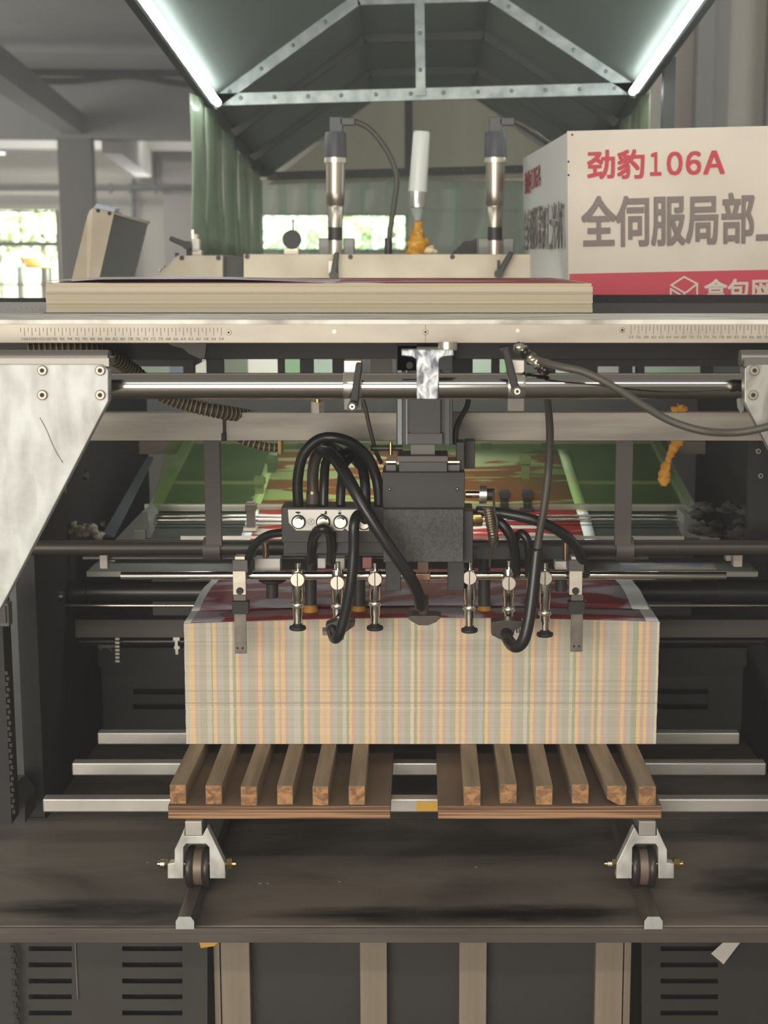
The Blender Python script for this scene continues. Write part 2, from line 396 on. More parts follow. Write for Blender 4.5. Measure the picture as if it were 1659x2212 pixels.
# ================================================================== hood over the machine
HOODM = mat('green_hood_sheet', (126, 136, 127), 0.55, 0, (102, 112, 103), (3, 1.2, 3), (0.35, 0.7), spec=.3, bump=0.15, bscale=6, detail=5)
GABLE = mat('gable_sheet', (206, 204, 188), 0.45, 0, (178, 178, 162), (10, 10, 2), (0.35, 0.7), detail=5)
ANGLE = mat('dark_angle_iron', (70, 74, 72), 0.45, 0.2)
LEDM = mat('led_tube', (255, 255, 255), 0.3, emis=(0.92, 0.97, 1.0, 19.0))
HW = 0.605
def eave(Y): return H + 0.454 - 0.09 * (Y - 4.5)
def hp(x, dz, Y):   # point on the hood's section; the hood hangs slightly canted
    return Vector((x + 0.008, Y, eave(Y) + dz + x * 0.026))
Y0, Y1 = 2.95, 6.07
SECT = [(-HW, 0.0), (-0.19, 0.278), (0.185, 0.278), (HW, 0.0)]
hood = thing('canopy_hood', 'green gabled canopy hood with riveted metal ribs above the machine', 'hood', (0, 4.5, eave(4.5)))
for nm, (a, b_) in zip(('side_sheet', 'top_sheet', 'side_sheet'), zip(SECT[:-1], SECT[1:])):
    nn = Vector((-(b_[1] - a[1]), 0, b_[0] - a[0])).normalized() * 0.004
    m_ = MB(); N = 26
    for sgn in (0,):
        g = [[hp(a[0] + (b_[0] - a[0]) * i / 8, a[1] + (b_[1] - a[1]) * i / 8 - (0.007 * math.sin(math.pi * i / 8) * math.sin(math.pi * ((Y0 + (Y1 - Y0) * k / N) - 2.94) / 0.78) ** 2), Y0 + (Y1 - Y0) * k / N) for i in range(9)] for k in range(N + 1)]
        for k in range(N):
            for i in range(8): m_.add([g[k][i], g[k][i + 1], g[k + 1][i + 1], g[k + 1][i]], [(0, 1, 2, 3)], True)
    o = m_.build(nm, HOODM, hood, weld=True); md = o.modifiers.new('thick', 'SOLIDIFY'); md.thickness = 0.004; md.offset = 1 if nm != 'x' else -1
for mm_, f_ in ((HOODM, .38), (GABLE, .55)):   # thin sheet lets some daylight through
    n_ = mm_.node_tree.nodes; l_ = mm_.node_tree.links; t_ = n_.new('ShaderNodeBsdfTranslucent'); t_.inputs[0].default_value = (.62, .68, .62, 1) if mm_ is HOODM else (.9, .9, .8, 1)
    x_ = n_.new('ShaderNodeMixShader'); x_.inputs[0].default_value = f_
    l_.new(n_['Principled BSDF'].outputs[0], x_.inputs[1]); l_.new(t_.outputs[0], x_.inputs[2]); l_.new(x_.outputs[0], n_['Material Output'].inputs[0])
# ribs
RIV = []
def rivet(p):
    if not RIV:
        o = MB().ball(p, 0.006, 10, 6).build('rivet', GALV, hood); o.data.transform(Matrix.Translation(-(p - hood.location))); RIV.append(o)
    else:
        o = RIV[0].copy(); COL.objects.link(o); o.parent = hood
    o.location = p - hood.location
def bar(mb, p0, p1, wd, th, face=Vector((0, -1, 0))):
    p0 = Vector(p0); p1 = Vector(p1); d = (p1 - p0).normalized(); s_ = d.cross(face).normalized() * wd / 2
    mb.prism([p0 - s_, p0 + s_, p1 + s_, p1 - s_], -face * th); return mb
for j, Yr in enumerate((3.28, 4.5, 4.98, 5.5)):
    mm = GALV if j < 2 else ANGLE; wdt = 0.034 if j < 2 else 0.026
    for (a, b_), nm in zip(zip(SECT[:-1], SECT[1:]), ('rafter', 'top_rib', 'rafter')):
        bar(MB(), hp(a[0], a[1] - 0.017, Yr), hp(b_[0], b_[1] - 0.017, Yr), wdt, 0.018).build(nm, mm, hood)
    if j == 1:
        bar(MB(), hp(-HW, -0.004, Yr), hp(HW, -0.004, Yr), 0.033, 0.018).build('tie_bar', GALV, hood)
        bar(MB(), hp(-0.012, -0.01, Yr - 0.012), hp(-0.016, 0.272, Yr - 0.012), 0.027, 0.012).build('king_post', GALV, hood)
        for px in (520, 593, 665, 737, 812, 887, 958, 1032, 1105, 1178, 1252, 1327): rivet(hp(Xc(px, 215, Yr) - 0.008, -0.002, Yr))
        for (a, b_) in zip(SECT[:-1], SECT[1:]):
            for t in (0.12, 0.34, 0.56, 0.78): rivet(hp(a[0] + (b_[0] - a[0]) * t, a[1] + (b_[1] - a[1]) * t - 0.017, Yr))
        for z in (0.06, 0.16): rivet(hp(-0.014, z, Yr - 0.012))
for sx in (-1, 1):   # eave angles
    m_ = MB()
    a = hp(sx * (HW + 0.038), 0.0, Y0); b_ = hp(sx * (HW + 0.038), 0.0, Y1)
    m_.prism([a, a + Vector((-sx * 0.042, 0, 0)), a + Vector((-sx * 0.042, 0, 0.006)), a + Vector((-sx * 0.006, 0, 0.006)), a + Vector((-sx * 0.006, 0, 0.04)), a + Vector((0, 0, 0.04))], b_ - a)
    m_.build('eave_angle', ANGLE, hood)
    for yy in ((4.62 if sx < 0 else 4.27), 6.14):
        p = hp(sx * (HW + 0.05), 0.0, yy)
        MB().bx(p.x - 0.016, p.x + 0.016, p.y - 0.016, p.y + 0.016, H - 0.2, p.z + 0.03).build('post', ANGLE, hood)
# gable end
gm = MB(); gm.prism([hp(x, z - (0.0 if z else 0.03), Y1) for x, z in SECT], (0, 0.004, 0)); gm.build('gable_panel', GABLE, hood)
bar(MB(), hp(-HW, 0.0, Y1 - 0.02), hp(HW, 0.0, Y1 - 0.02), 0.03, 0.02).build('gable_rail', ANGLE, hood)
MB().bx(-0.63, 0.50, Y1 + 0.02, Y1 + 0.045, eave(6.1) - .026, eave(6.1) - .008).build('curtain_glare_rail', WHITEP, hood)  # rail made white for the glare along the curtain top
bar(MB(), hp(-0.06, 0.0, Y1 - 0.006), hp(-0.06, 0.28, Y1 - 0.006), 0.03, 0.004).build('gable_seam', ANGLE, hood)
for i in range(12): rivet(hp(-0.55 + i * 0.1, 0.002, Y1 - 0.022))
# LED tubes under the eaves
for sx, lab in ((-1, 'glowing white LED tube along the window side eave of the hood'), (1, 'glowing white LED tube along the hood eave above the sign box')):
    a = hp(sx * (HW - 0.022), -0.022, 2.97); b_ = hp(sx * (HW - 0.022), -0.022, 4.45)
    o = thing('led_tube_lamp', lab, 'lamp', (a + b_) / 2, 'LED tubes under the hood')
    d = (b_ - a).normalized()
    MB().cyl(a, b_, 0.0095, seg=14).build('tube', LEDM, o)
    MB().cyl(b_, b_ + d * 0.02, 0.0105, seg=14).build('end_cap', WHITEP, o)
    k_ = Vector((sx * 0.012, 0, 0.0)); m_ = MB()
    m_.prism([a + k_ + Vector((0, 0, -0.006)), a + k_ + Vector((0, 0, 0.012)), a + k_ + Vector((sx * 0.008, 0, 0.012)), a + k_ + Vector((sx * 0.008, 0, -0.006))], b_ - a); m_.build('housing', GALV, o)

# strip curtains
GSTRIP = mat('green_pvc_strip', (186, 204, 172), 0.22, 0, alpha_mix=((0.84, 0.89, 0.82), 0.62))
CSTRIP = mat('clear_pvc_strip', (205, 225, 210), 0.12, 0, alpha_mix=((0.93, 0.98, 0.94), 0.10))
ORD = ['first', 'second', 'third', 'fourth', 'fifth', 'sixth', 'seventh', 'eighth', 'ninth', 'tenth', 'eleventh', 'twelfth']
def strip(c0, c1, ztop, zbot, bow, lab, grp, mm, wig=0.0):
    c0 = Vector(c0); c1 = Vector(c1); n = (c1 - c0).cross(Vector((0, 0, 1))).normalized(); m_ = MB(); A, B = 8, 8; g = []
    for k in range(B + 1):
        t = k / B; z = ztop + (zbot - ztop) * t; row = []
        for i in range(A + 1):
            s_ = i / A; p = c0.lerp(c1, s_) + n * (bow * math.sin(math.pi * s_) + wig * t * math.sin(3 * s_ + 5 * t)); p.z = z; row.append(p)
        g.append(row)
    for k in range(B):
        for i in range(A): m_.add([g[k][i], g[k][i + 1], g[k + 1][i + 1], g[k + 1][i]], [(0, 1, 2, 3)], True)
    o = m_.build('curtain_strip', mm, None, weld=True); md = o.modifiers.new('thick', 'SOLIDIFY'); md.thickness = 0.002
    return tag(o, lab, 'strip curtain', grp)
rs = random.Random(5); n_ = 9
for i in range(n_):
    ya = 4.25 + i * 0.2; xx = -(HW + 0.02) + (i % 2) * 0.012
    strip((xx, ya, 0), (xx + 0.004, ya + 0.235, 0), eave(ya + .3) - 0.022, H - 0.005 + rs.uniform(-0.008, 0.008), rs.uniform(-0.012, 0.016),
          'hanging green plastic strip, %s from the front in the window side curtain' % ORD[i], 'green strips on the window side of the hood', GSTRIP, rs.uniform(0, .01))
for i in range(4):
    ya = 4.35 + i * 0.2; xx = HW + 0.02 + (i % 2) * 0.012
    strip((xx, ya, 0), (xx, ya + 0.235, 0), eave(ya + .3) + 0.008, H - 0.005, rs.uniform(-0.012, 0.016),
          'hanging green plastic strip, %s from the front in the curtain behind the sign' % ORD[i], 'green strips on the sign side of the hood', GSTRIP)
edges = [565, 612, 676, 735, 790, 845, 905, 985, 1060, 1130, 1200]
for i in range(len(edges) - 1):
    x0 = Xc(edges[i], 450, 6.1) - 0.02; x1 = Xc(edges[i + 1], 450, 6.1) + 0.012
    strip((x0, 6.1 + (i % 2) * 0.012, 0), (x1, 6.1 + (i % 2) * 0.012 + .004, 0), eave(6.1) - 0.0275, H + 0.0, rs.uniform(-0.006, 0.006),
          'clear plastic strip, %s from the window side in the end curtain' % ORD[i], 'clear strips at the end of the hood', CSTRIP, rs.uniform(0, .012))
# ================================================================== machine body behind and below the feed board
DECK = H - 0.2
mb = MB(); mb.bx(-0.95, 0.95, 3.84, 6.2, DECK - 0.012, DECK); mb.bx(0.25, 0.95, 2.96, 3.84, DECK - 0.012, DECK); mb.bx(-0.95, -0.44, 2.96, 3.84, DECK - 0.012, DECK); solo('machine_deck', 'dark deck plate carrying the sign box and the rear units', 'deck', mb, DARK)
FRAMEM = mat('side_frame_paint', (38, 36, 34), 0.6, 0, (31, 29, 28), (5, 5, 5))
for sx, lab in ((-1, 'tall dark side frame plate behind the feeder on the window side'), (1, 'tall dark side frame plate behind the feeder on the sign side')):
    o = thing('frame_plate', lab, 'machine frame', (sx * 0.70, 3.4, 0), 'side frames of the feeder')
    x0, x1 = sorted((sx * 0.70, sx * 0.735)); MB().bx(x0, x1, 2.72, 3.9, 0, H - .30).build('plate', FRAMEM, o)
    for (yy, zz) in ((2.95, 1.15), (3.15, 1.15), (3.3, 1.02), (2.9, 0.95)): MB().cyl((sx * 0.70, yy, zz), (sx * 0.692, yy, zz), 0.009, seg=12).build('bolt', STEEL, o)
ub = thing('print_unit_body', 'dark machine body with pale inspection panels seen under the ruler rail', 'machine body', (0, 4.7, 0))
MB().bx(-0.97, 0.97, 4.7, 5.9, 0, DECK - 0.0122).build('body', DARK, ub)
PALEP = mat('pale_green_panel', (166, 178, 160), 0.6, 0, (150, 160, 146), (4, 4, 4))
for x0, x1, mm in ((285, 366, PALEP), (366, 396, mat('blue_grey_panel', (120, 130, 140), .6)), (418, 446, WHITEP), (480, 536, mat('olive_panel', (120, 122, 104), .6)), (536, 600, WHITEP), (612, 650, mat('leaf_green_panel', (132, 160, 122), .6)), (675, 735, PALEP), (940, 976, PALEP),
                   (1020, 1064, PALEP), (1078, 1094, MATS['leaf_green_panel']), (1165, 1188, WHITEP), (1200, 1250, PALEP), (1290, 1340, mat('grey_lilac_panel', (150, 145, 142), .6)), (1365, 1400, PALEP), (1400, 1520, PALEP), (1540, 1600, GREYP)):
    MB().rect(x0, 768, x1, 822, 4.68, 0.018).build('inspection_panel', mm, ub)
gd = thing('slotted_guard', 'dark comb of posts under the feed board above the steel shaft', 'guard', P(900, 775, 3.0))
MB().rect(240, 742, 1600, 776, 3.0, 0.03).build('top_bar', DARK, gd)
for x0, x1 in ((396, 418), (446, 481), (600, 613), (648, 676), (718, 744), (960, 1000), (1000, 1021), (1062, 1079), (1188, 1200), (1250, 1291), (1340, 1366), (1376, 1392), (1518, 1541)):
    MB().rect(x0, 774, x1, 846, 3.0, 0.03).build('post', DARK, gd)

# ------------------------------------------------------------------ feed table with sheets, bars and green guard
TS = 0.155; TY0, TY1 = 3.05, 3.75; TZ0 = P(AX, 1165, TY0).z
def tz(Y): return TZ0 + (Y - TY0) * TS
tb = thing('feed_table', 'dark sloping feed table carrying the printed sheet behind the suction head', 'feed table', (0, 3.4, tz(3.4)))
TABLEM = mat('table_steel', (74, 78, 72), 0.4, 0.2, (64, 68, 62), (6, 6, 6))
m_ = MB(); m_.prism([Vector((-0.56, TY0, tz(TY0))), Vector((0.56, TY0, tz(TY0))), Vector((0.56, TY0, tz(TY0) - 0.02)), Vector((-0.56, TY0, tz(TY0) - 0.02))], (0, TY1 - TY0, (TY1 - TY0) * TS)); m_.build('board', TABLEM, tb)
for sx in (-1, 1):
    a = Vector((sx * 0.56, TY0, tz(TY0) + 0.001))
    MB().prism([a, a + Vector((sx * 0.02, 0, 0)), a + Vector((sx * 0.02, 0, 0.016)), a + Vector((0, 0, 0.016))], (0, TY1 - TY0, (TY1 - TY0) * TS)).build('side_rail', mat('side_rail_paint', (120, 124, 112), .5), tb)
# belts
for px in (600, 760, 1080, 1240):
    x = Xc(px, 1150, TY0); m_ = MB(); a = Vector((x - .014, TY0, tz(TY0) + .0005)); m_.prism([a, a + Vector((.028, 0, 0)), a + Vector((.028, 0, .0012)), a + Vector((0, 0, .0012))], (0, TY1 - TY0, (TY1 - TY0) * TS)); m_.build('belt', RUBBER2, tb)
PRINT = mat('red_print', (178, 46, 38), 0.45, 0, (222, 214, 200), (3.2, 17, 3), (0.5, 0.53), detail=3, dist=1.0)
WHITES = mat('sheet_margin', (218, 222, 216), 0.5)
sh = thing('printed_sheet', 'red and white printed sheet running up the feed table', 'paper sheet', (0.0, 3.3, tz(3.3)))
xL = Xc(520, 1165, TY0); xR = Xc(1287, 1165, TY0); xm = Xc(1262, 1165, TY0)
def surf(mb, xa, xb, ys, zs, sm=True):
    for (y0, z0_), (y1, z1_) in zip(zip(ys[:-1], zs[:-1]), zip(ys[1:], zs[1:])): mb.add([(xa, y0, z0_), (xb, y0, z0_), (xb, y1, z1_), (xa, y1, z1_)], [(0, 1, 2, 3)], sm)
ys = [2.98 + i * 0.07 for i in range(11)]
zs = [tz(y) + 0.006 - max(0.0, 3.12 - y) ** 2 * 0.6 for y in ys]
for nm, xa, xb, mm in (('print_area', xL + 0.02, xm, PRINT), ('margin', xm, xR, WHITES), ('margin', xL, xL + 0.02, WHITES)):
    m_ = MB(); surf(m_, xa, xb, ys, zs); o = m_.build(nm, mm, sh, weld=True); md = o.modifiers.new('t', 'SOLIDIFY'); md.thickness = 0.0006
def xbar(name, lab, px0, px1, py, Y, rpx, m, cat='rod', flat=None):
    m_ = MB(); z = Zc(py, Y); x0 = Xc(px0, py, Y); x1 = Xc(px1, py, Y)
    if flat: m_.bx(x0, x1, Y, Y + flat, Zc(py + rpx, Y), Zc(py - rpx, Y))
    else: m_.cyl((x0, Y, z), (x1, Y, z), rpx * M(py, Y), seg=16)
    return solo(name, lab, cat, m_, m)
GREYBAR = mat('dull_bar', (128, 122, 112), 0.45, 0.4)
xbar('table_bar', 'dull flat bar crossing high over the feed table', 362, 1442, 1047, 3.42, 7, GREYBAR, 'bar', 0.012)
xbar('table_bar', 'bright flat bar crossing the feed table just above the twin rods', 312, 1484, 1097, 3.22, 7, mat('bar_steel', (182, 178, 168), .35, .6), 'bar', 0.012)
xbar('guide_rod', 'upper of the two close chrome rods over the feed table', 318, 1480, 1115, 3.14, 3.6, CHROME)
xbar('guide_rod', 'lower of the two close chrome rods over the feed table', 318, 1480, 1123, 3.12, 3.6, CHROME)
xbar('table_edge_strip', 'thin bright steel strip at the front edge of the feed table', 390, 1478, 1162, 3.046, 4, STEEL, 'strip', 0.003)
xbar('table_end_beam', 'brown grey beam closing the far end of the feed table', 300, 1524, 967, 3.76, 14, mat('brown_beam', (112, 98, 88), .6), 'beam', 0.03)
# green acrylic guard
GREENG = mat('green_acrylic', (96, 116, 84), 0.1, 0, alpha_mix=((0.84, 0.90, 0.70), 0.10))
m_ = MB(); a = P(330, 1088, 3.20); b_ = P(1470, 1088, 3.20); c = P(1470, 956, 3.40); d = P(330, 956, 3.40)
c.x = b_.x; d.x = a.x
solo('acrylic_guard', 'see-through green acrylic guard leaning over the far half of the feed table', 'guard', m_.prism([a, b_, c, d], (0, 0.004, 0.002)), GREENG)
for sx, (poly_, lab) in enumerate((([(246, 1168), (306, 1106), (318, 1106), (326, 1168)], 'grey triangular cheek plate at the window side end of the rods'), ([(1478, 1112), (1490, 1112), (1560, 1168), (1476, 1168)], 'grey triangular cheek plate at the sign side end of the rods'))):
    solo('cheek_plate', lab, 'bracket', MB().poly(poly_, 3.06, 0.09), mat('cheek_grey', (112, 112, 106), .5), 'cheek plates of the feed table')
m_ = MB(); m_.prism([P(222, 1160, 3.05), P(248, 1160, 3.05), P(332, 992, 3.6), P(318, 992, 3.6)], (0, 0, 0.006)); solo('angled_bar', 'blue grey bar slanting up beside the dark side frame', 'bar', m_, mat('blue_grey_bar', (84, 88, 92), .4))
# sheet guide clips on the rods
CLIPM = mat('clip_grey', (120, 112, 104), 0.45, 0.3)
for px, py0, py1, Y, dk, lab in ((541, 1086, 1148, 3.1, 0, 'grey guide clip on the twin rods behind the window side hoses'), (559, 1030, 1082, 3.34, 0, 'grey guide clip high over the feed table on the window side'), (586, 985, 1040, 3.5, 1, 'dark guide clip with green light on it under the hose end'),
        (1090, 1058, 1108, 3.22, 1, 'small dark guide clip next to the chrome hand wheel'), (1140, 1058, 1108, 3.22, 1, 'small dark guide clip beside the long hanging cable'), (1136, 985, 1050, 3.45, 0, 'grey guide clip far up the sheet on the sign side')):
    o = thing('guide_clip', lab, 'clip', P(px, py1, Y), 'guide clips over the feed table')
    MB().rect(px - 9, py0, px + 9, py1 - 8, Y - 0.012, 0.02).build('arm', BLACK if dk else CLIPM, o, 0.001)
    MB().rect(px - 12, py0 + 4, px + 12, py0 + 18, Y - 0.018, 0.03).build('clamp', BLACK if dk else CLIPM, o, 0.001)
    MB().rect(px - 16, py1 - 8, px + 14, py1, Y - 0.02, 0.03).build('foot', BLACK if dk else ALU, o, 0.001)
# feed plate in front of the table
FPZ = P(AX, 1235, 2.96).z
m_ = MB(); m_.bx(-0.66, 0.66, 2.96, TY0 + 0.05, FPZ - 0.01, FPZ); solo('feed_plate', 'grey flat plate between the pile and the feed table', 'plate', m_, mat('feed_plate_grey', (150, 150, 142), .4, .3))
m_ = MB(); m_.bx(Xc(1345, 1215, 3.0), Xc(1545, 1215, 3.0), 2.985, 3.06, FPZ, FPZ + 0.001); solo('folded_sheet', 'bluish grey sheet lying on the feed plate on the sign side', 'paper sheet', m_, mat('bluish_sheet', (128, 132, 148), .6, 0, (176, 170, 152), (9, 9, 9), (.45, .55)))
# rollers and rods behind the pile
def roller(lab, segs, Y, py, m, name='roller', cat='roller'):
    o = thing(name, lab, cat, P((segs[0][0] + segs[-1][1]) / 2, py, Y))
    for x0, x1, r, nm in segs:
        MB().cyl((Xc(x0, py, Y), Y, Zc(py, Y)), (Xc(x1, py, Y), Y, Zc(py, Y)), r * M(py, Y), seg=24).build(nm, m, o)
    return o
ROLL = mat('roller_black', (48, 46, 44), 0.3, 0.2)
roller('black feed roller running behind the pile top, its ends in thicker sleeves', [(138, 190, 27, 'sleeve'), (190, 1545, 22, 'drum'), (1545, 1686, 26, 'sleeve')], 2.99, 1278, ROLL)
xbar('tie_rod', 'thin silver rod low behind the pile top', 120, 1690, 1308, 2.95, 3.4, CHROME)
xbar('cross_beam', 'dull grey brown cross beam behind the paper pile', 146, 1680, 1358, 3.02, 19, mat('dull_beam', (84, 79, 72), .6), 'beam', 0.04)
roller('thin black shaft with a chain sprocket under the dull cross beam', [(152, 1672, 8, 'shaft')], 3.05, 1385, ROLL, 'drive_shaft', 'shaft')
m_ = MB()
for i in range(7): m_.rect(249, 1378 + i * 8, 258, 1383 + i * 8, 3.02, 0.012)
solo('drive_chain', 'short silver chain hanging from the black shaft by the window side', 'chain', m_, STEEL)
m_ = MB(); m_.rect(374, 1376, 388, 1384, 3.03, .02); m_.rect(378, 1384, 384, 1396, 3.03, .02); m_.rect(376, 1396, 388, 1402, 3.03, .02); m_.rect(379, 1402, 385, 1414, 3.03, .02)
solo('coupling', 'small silver coupling on the black shaft close to the pile', 'coupling', m_, STEEL)
# dark lower housing with louvres behind the pile
def louvre(name, lab, x0, y0, x1, y1, Y, slots, m, mback, back=0.05):
    o = thing(name, lab, 'panel', P((x0 + x1) / 2, y1, Y))
    xs = sorted({x0, x1} | {v for s_ in slots for v in (s_[0], s_[2])}); yv = sorted({y0, y1} | {v for s_ in slots for v in (s_[1], s_[3])})
    m_ = MB()
    for a, b_ in zip(xs[:-1], xs[1:]):
        for c, d in zip(yv[:-1], yv[1:]):
            cx, cy = (a + b_) / 2, (c + d) / 2
            if any(s_[0] < cx < s_[2] and s_[1] < cy < s_[3] for s_ in slots): continue
            m_.add([P(a, d, Y), P(b_, d, Y), P(b_, c, Y), P(a, c, Y)], [(0, 1, 2, 3)])
    q = m_.build('sheet', m, o, weld=True); md = q.modifiers.new('t', 'SOLIDIFY'); md.thickness = 0.002; md.offset = -1
    MB().rect(x0, y0, x1, y1, Y + back, 0.006).build('backing', mback, o)
    return o
BACKB = mat('inner_black', (34, 32, 30), 0.7)
louvre('louvred_housing', 'dark louvred housing panel behind the pallets and pile', 204, 1440, 1620, 1900, 3.25,
       [(288, 1488, 560, 1500), (288, 1521, 560, 1532), (285, 1622, 560, 1634), (1300, 1488, 1530, 1499), (1300, 1521, 1530, 1532)], mat('housing_paint', (50, 47, 44), .5), BACKB)
m_ = MB(); m_.rect(198, 1400, 1626, 1441, 3.22, 0.25); solo('housing_ledge', 'dark ledge on top of the louvred housing', 'ledge', m_, mat('ledge_paint', (46, 43, 40), .55))
cr = random.Random(2)
m_ = MB(); m_.ball(P(232, 1394, 3.235), (0.02, 0.015, 0.017), 12, 8, 0.35, cr); m_.ball(P(246, 1396, 3.235), (0.012, 0.012, 0.014), 10, 6, 0.35, cr)
solo('crumpled_paper', 'crumpled pale paper lying in the dark on the ledge, window side', 'paper', m_, mat('dim_paper', (150, 145, 140), .8))
m_ = MB()
for i in range(4): m_.cyl(P(275, 1399 - i * 10, 3.25), P(275, 1391 - i * 10, 3.25), 0.012 - 0.0006 * (i % 2), seg=16)
solo('ribbed_bottle', 'small reddish ribbed bottle beside the crumpled paper', 'bottle', m_, mat('dull_red', (96, 62, 58), .5))
# things at the ends of the feeder opening
o = thing('end_post', 'dark square post with a pale rimmed cap at the picture edge', 'post', P(0, 1800, 2.5))
MB().rect(-60, 1290, 14, 1780, 2.52, 0.05).build('post', FRAMEM, o)
MB().rect(-50, 1304, 19, 1354, 2.495, 0.024).build('cap', mat('cap_grey', (100, 95, 90), .5), o, .002); MB().rect(-50, 1310, 12, 1347, 2.49, 0.006).build('cap_face', DARK2, o)
m_ = MB()
for i in range(26): m_.bx(Xc(8, 1400, 2.5) + (i % 2) * .002, Xc(14, 1400, 2.5) + (i % 2) * .002, 2.5, 2.506, Zc(1450 + i * 12 + 8, 2.5), Zc(1450 + i * 12, 2.5))
solo('lift_chain', 'dark lift chain running down the end post, window side', 'chain', m_, mat('chain_steel', (54, 49, 45), .5, .3))
o = thing('corner_block', 'dark chamfered block with two brass bolts standing on the platform edge', 'block', P(20, 1775, 2.6))
MB().poly([(-60, 1706), (30, 1706), (54, 1738), (54, 1778), (-60, 1778)], 2.6, 0.08).build('block', DARK, o)
for px, py in ((13, 1700), (28, 1682)): MB().cyl(P(px, py + 10, 2.64), P(px, py - 6, 2.64), 0.0045, seg=8).build('bolt', BRASS, o)
MB().rect(-20, 1688, 40, 1708, 2.63, .03).build('lug', DARK, o)
# sign side: dark inner plate with bolts
o = thing('bolted_plate', 'dark upright plate with two bolts near the sign side end', 'plate', P(1650, 1165, 2.8))
MB().rect(1617, 940, 1720, 1166, 2.8, 0.02).build('plate', FRAMEM, o)
for px, py in ((1637, 974), (1642, 1027)): bolt(px, py, 2.8, 7, o, STEEL, BLACK)
m_ = MB(); rr = random.Random(4)
for i in range(22): m_.ball(P(rr.uniform(1500, 1620), rr.uniform(1092, 1164), 3.05 + rr.uniform(-.1, .1)), (rr.uniform(.012, .03), 0.02, rr.uniform(.006, .012)), 12, 8, 0.3, rr)
tag(solo('rag_pile', 'dark heap of dusty rags in the corner beside the feed table', 'rags', m_, mat('dusty_rag', (46, 44, 41), .9, 0, (70, 67, 61), (20, 20, 20))), kind='thing')
m_ = MB(); rr = random.Random(9)
for i in range(9): m_.ball(P(150 + i * 8 + rr.uniform(-4, 4), 1150 + rr.uniform(-14, 12), 3.0), (0.011, 0.011, 0.009), 8, 6, .4, rr)
solo('paper_scraps', 'small crumpled paper scraps heaped on the dark frame, window side', 'paper', m_, mat('scrap', (150, 138, 124), .8))
YFOAM = mat('orange_foam', (204, 150, 62), 0.85, 0, (170, 114, 40), (40, 40, 40))
m_ = MB(); rr = random.Random(11)
for px, py, r in ((1464, 952, .012), (1456, 966, .009), (1449, 981, .007), (1444, 994, .006), (1439, 1008, .009), (1436, 1022, .0105), (1435, 1036, .010)): m_.ball(P(px, py, 2.65), (r, r * .7, r * 1.15), 12, 8, .25, rr)
solo('foam_scrap', 'orange foam scrap hanging below the grey beam on the sign side', 'foam', m_, YFOAM)
m_ = MB(); rr = random.Random(12)
for px, py in ((1458, 876), (1468, 872), (1477, 877)): m_.ball(P(px, py + 9, 2.63), (.008, .007, .007), 10, 6, .3, rr)
solo('foam_scrap', 'small orange foam scrap resting on top of the grey beam', 'foam', m_, YFOAM)
# ================================================================== ruler rail, feed board, paper stack on it
RY = 2.02; RZ = Zc(691, RY)
rail = thing('ruler_rail', 'long aluminium rail with engraved ruler scales across the machine front', 'rail', (0, RY, RZ - 0.035))
xa, xb = Xc(-640, 715, RY), Xc(2470, 715, RY); zb = Zc(741, RY)
MB().prism([(xa, RY, zb), (xa, RY + 0.05, zb), (xa, RY + 0.05, RZ - 0.006), (xa, RY, RZ)], (xb - xa, 0, 0)).build('beam', RAILM, rail, 0.0008)
MB().bx(xa, xb, RY - 0.0005, 2.24, RZ - 0.006, RZ + 0.0002).build('top_plate', RAILTOP, rail, 0.0008)
for side, x0 in ((-1, 478), (1, 1363)):
    tk = MB(); num = MB(); r0 = random.Random(1)
    for k in range(0, 54 if side < 0 else 40):
        px = x0 + side * k * 8.14 * (1.0 if side > 0 else 1.005)
        lo = 725 if k % 2 == 0 else 717
        if side > 0: lo -= 3
        top = 708 if side < 0 else 702
        tk.rect(px - 0.55, top, px + 0.55, lo, RY - 0.0004, 0.0004)
        if k % 2 == 0:
            p = P(px - 5.2, 735 if side < 0 else 731, RY); 
            t_ = text(str(54 + k), p, (1, 0, 0), (0, 0, 1), 10.4 * M(730, RY) * (1.4 if 54 + k > 99 else 1), 6 * M(730, RY), None, INK, rail)
            num.add(t_.v, t_.f)
    tk.build('scale_marks', INK, rail); q = num.build('scale_numbers', INK, rail)
for px, py in ((494, 718), (919, 717), (1344, 713)): bolt(px, py, RY, 6, rail, SCREWM, INKD, 'screw', 0.001)
for px, py in ((722, 716), (1118, 714)):
    m_ = MB(); c = P(px, py, RY); m_.cyl(c, c - Vector((0, 0.0005, 0)), 4.5 * M(py, RY), seg=16); m_.build('plug', ALU, rail)
MB().rect(918.6, 692, 919.4, 741, RY - 0.0003, .0004).build('joint', INK, rail)

board = MB(); BZ = RZ - 0.0005
board.bx(-.95, .95, 2.24, 2.80, BZ - 0.012, BZ)
board.bx(Xc(1275, 650, 2.8), .95, 2.785, 2.80, BZ, Zc(637, 2.785))
board.bx(-.95, Xc(100, 650, 2.8), 2.785, 2.80, BZ, Zc(644, 2.785))
BOARDM = mat('felt_board', (58, 56, 54), 0.7, 0, (52, 50, 48), (160, 160, 160), spec=.2)
pd = MB(); pd.bx(-.95, Xc(96, 672, 2.27), 2.243, 2.78, BZ, BZ + .0006); solo('sheen_patch', 'pale grey speckled strip painted as window reflection beside the paper stack', 'sheen', pd, mat('sheen_grey', (196, 193, 187), .9, 0, (156, 153, 148), (260, 260, 260), (.45, .55)))  # pale patch paints the window's reflection onto the dark board
fb = solo('feed_board', 'dark grey felted board behind the ruler rail under the paper stack', 'board', board, BOARDM)
cb = thing('under_beam', 'dark beam right under the ruler rail with torn paper on it', 'beam', P(AX, 775, 2.5))
MB().rect(-300, 738, 2130, 775, 2.5, 0.08).build('beam', DARK, cb)
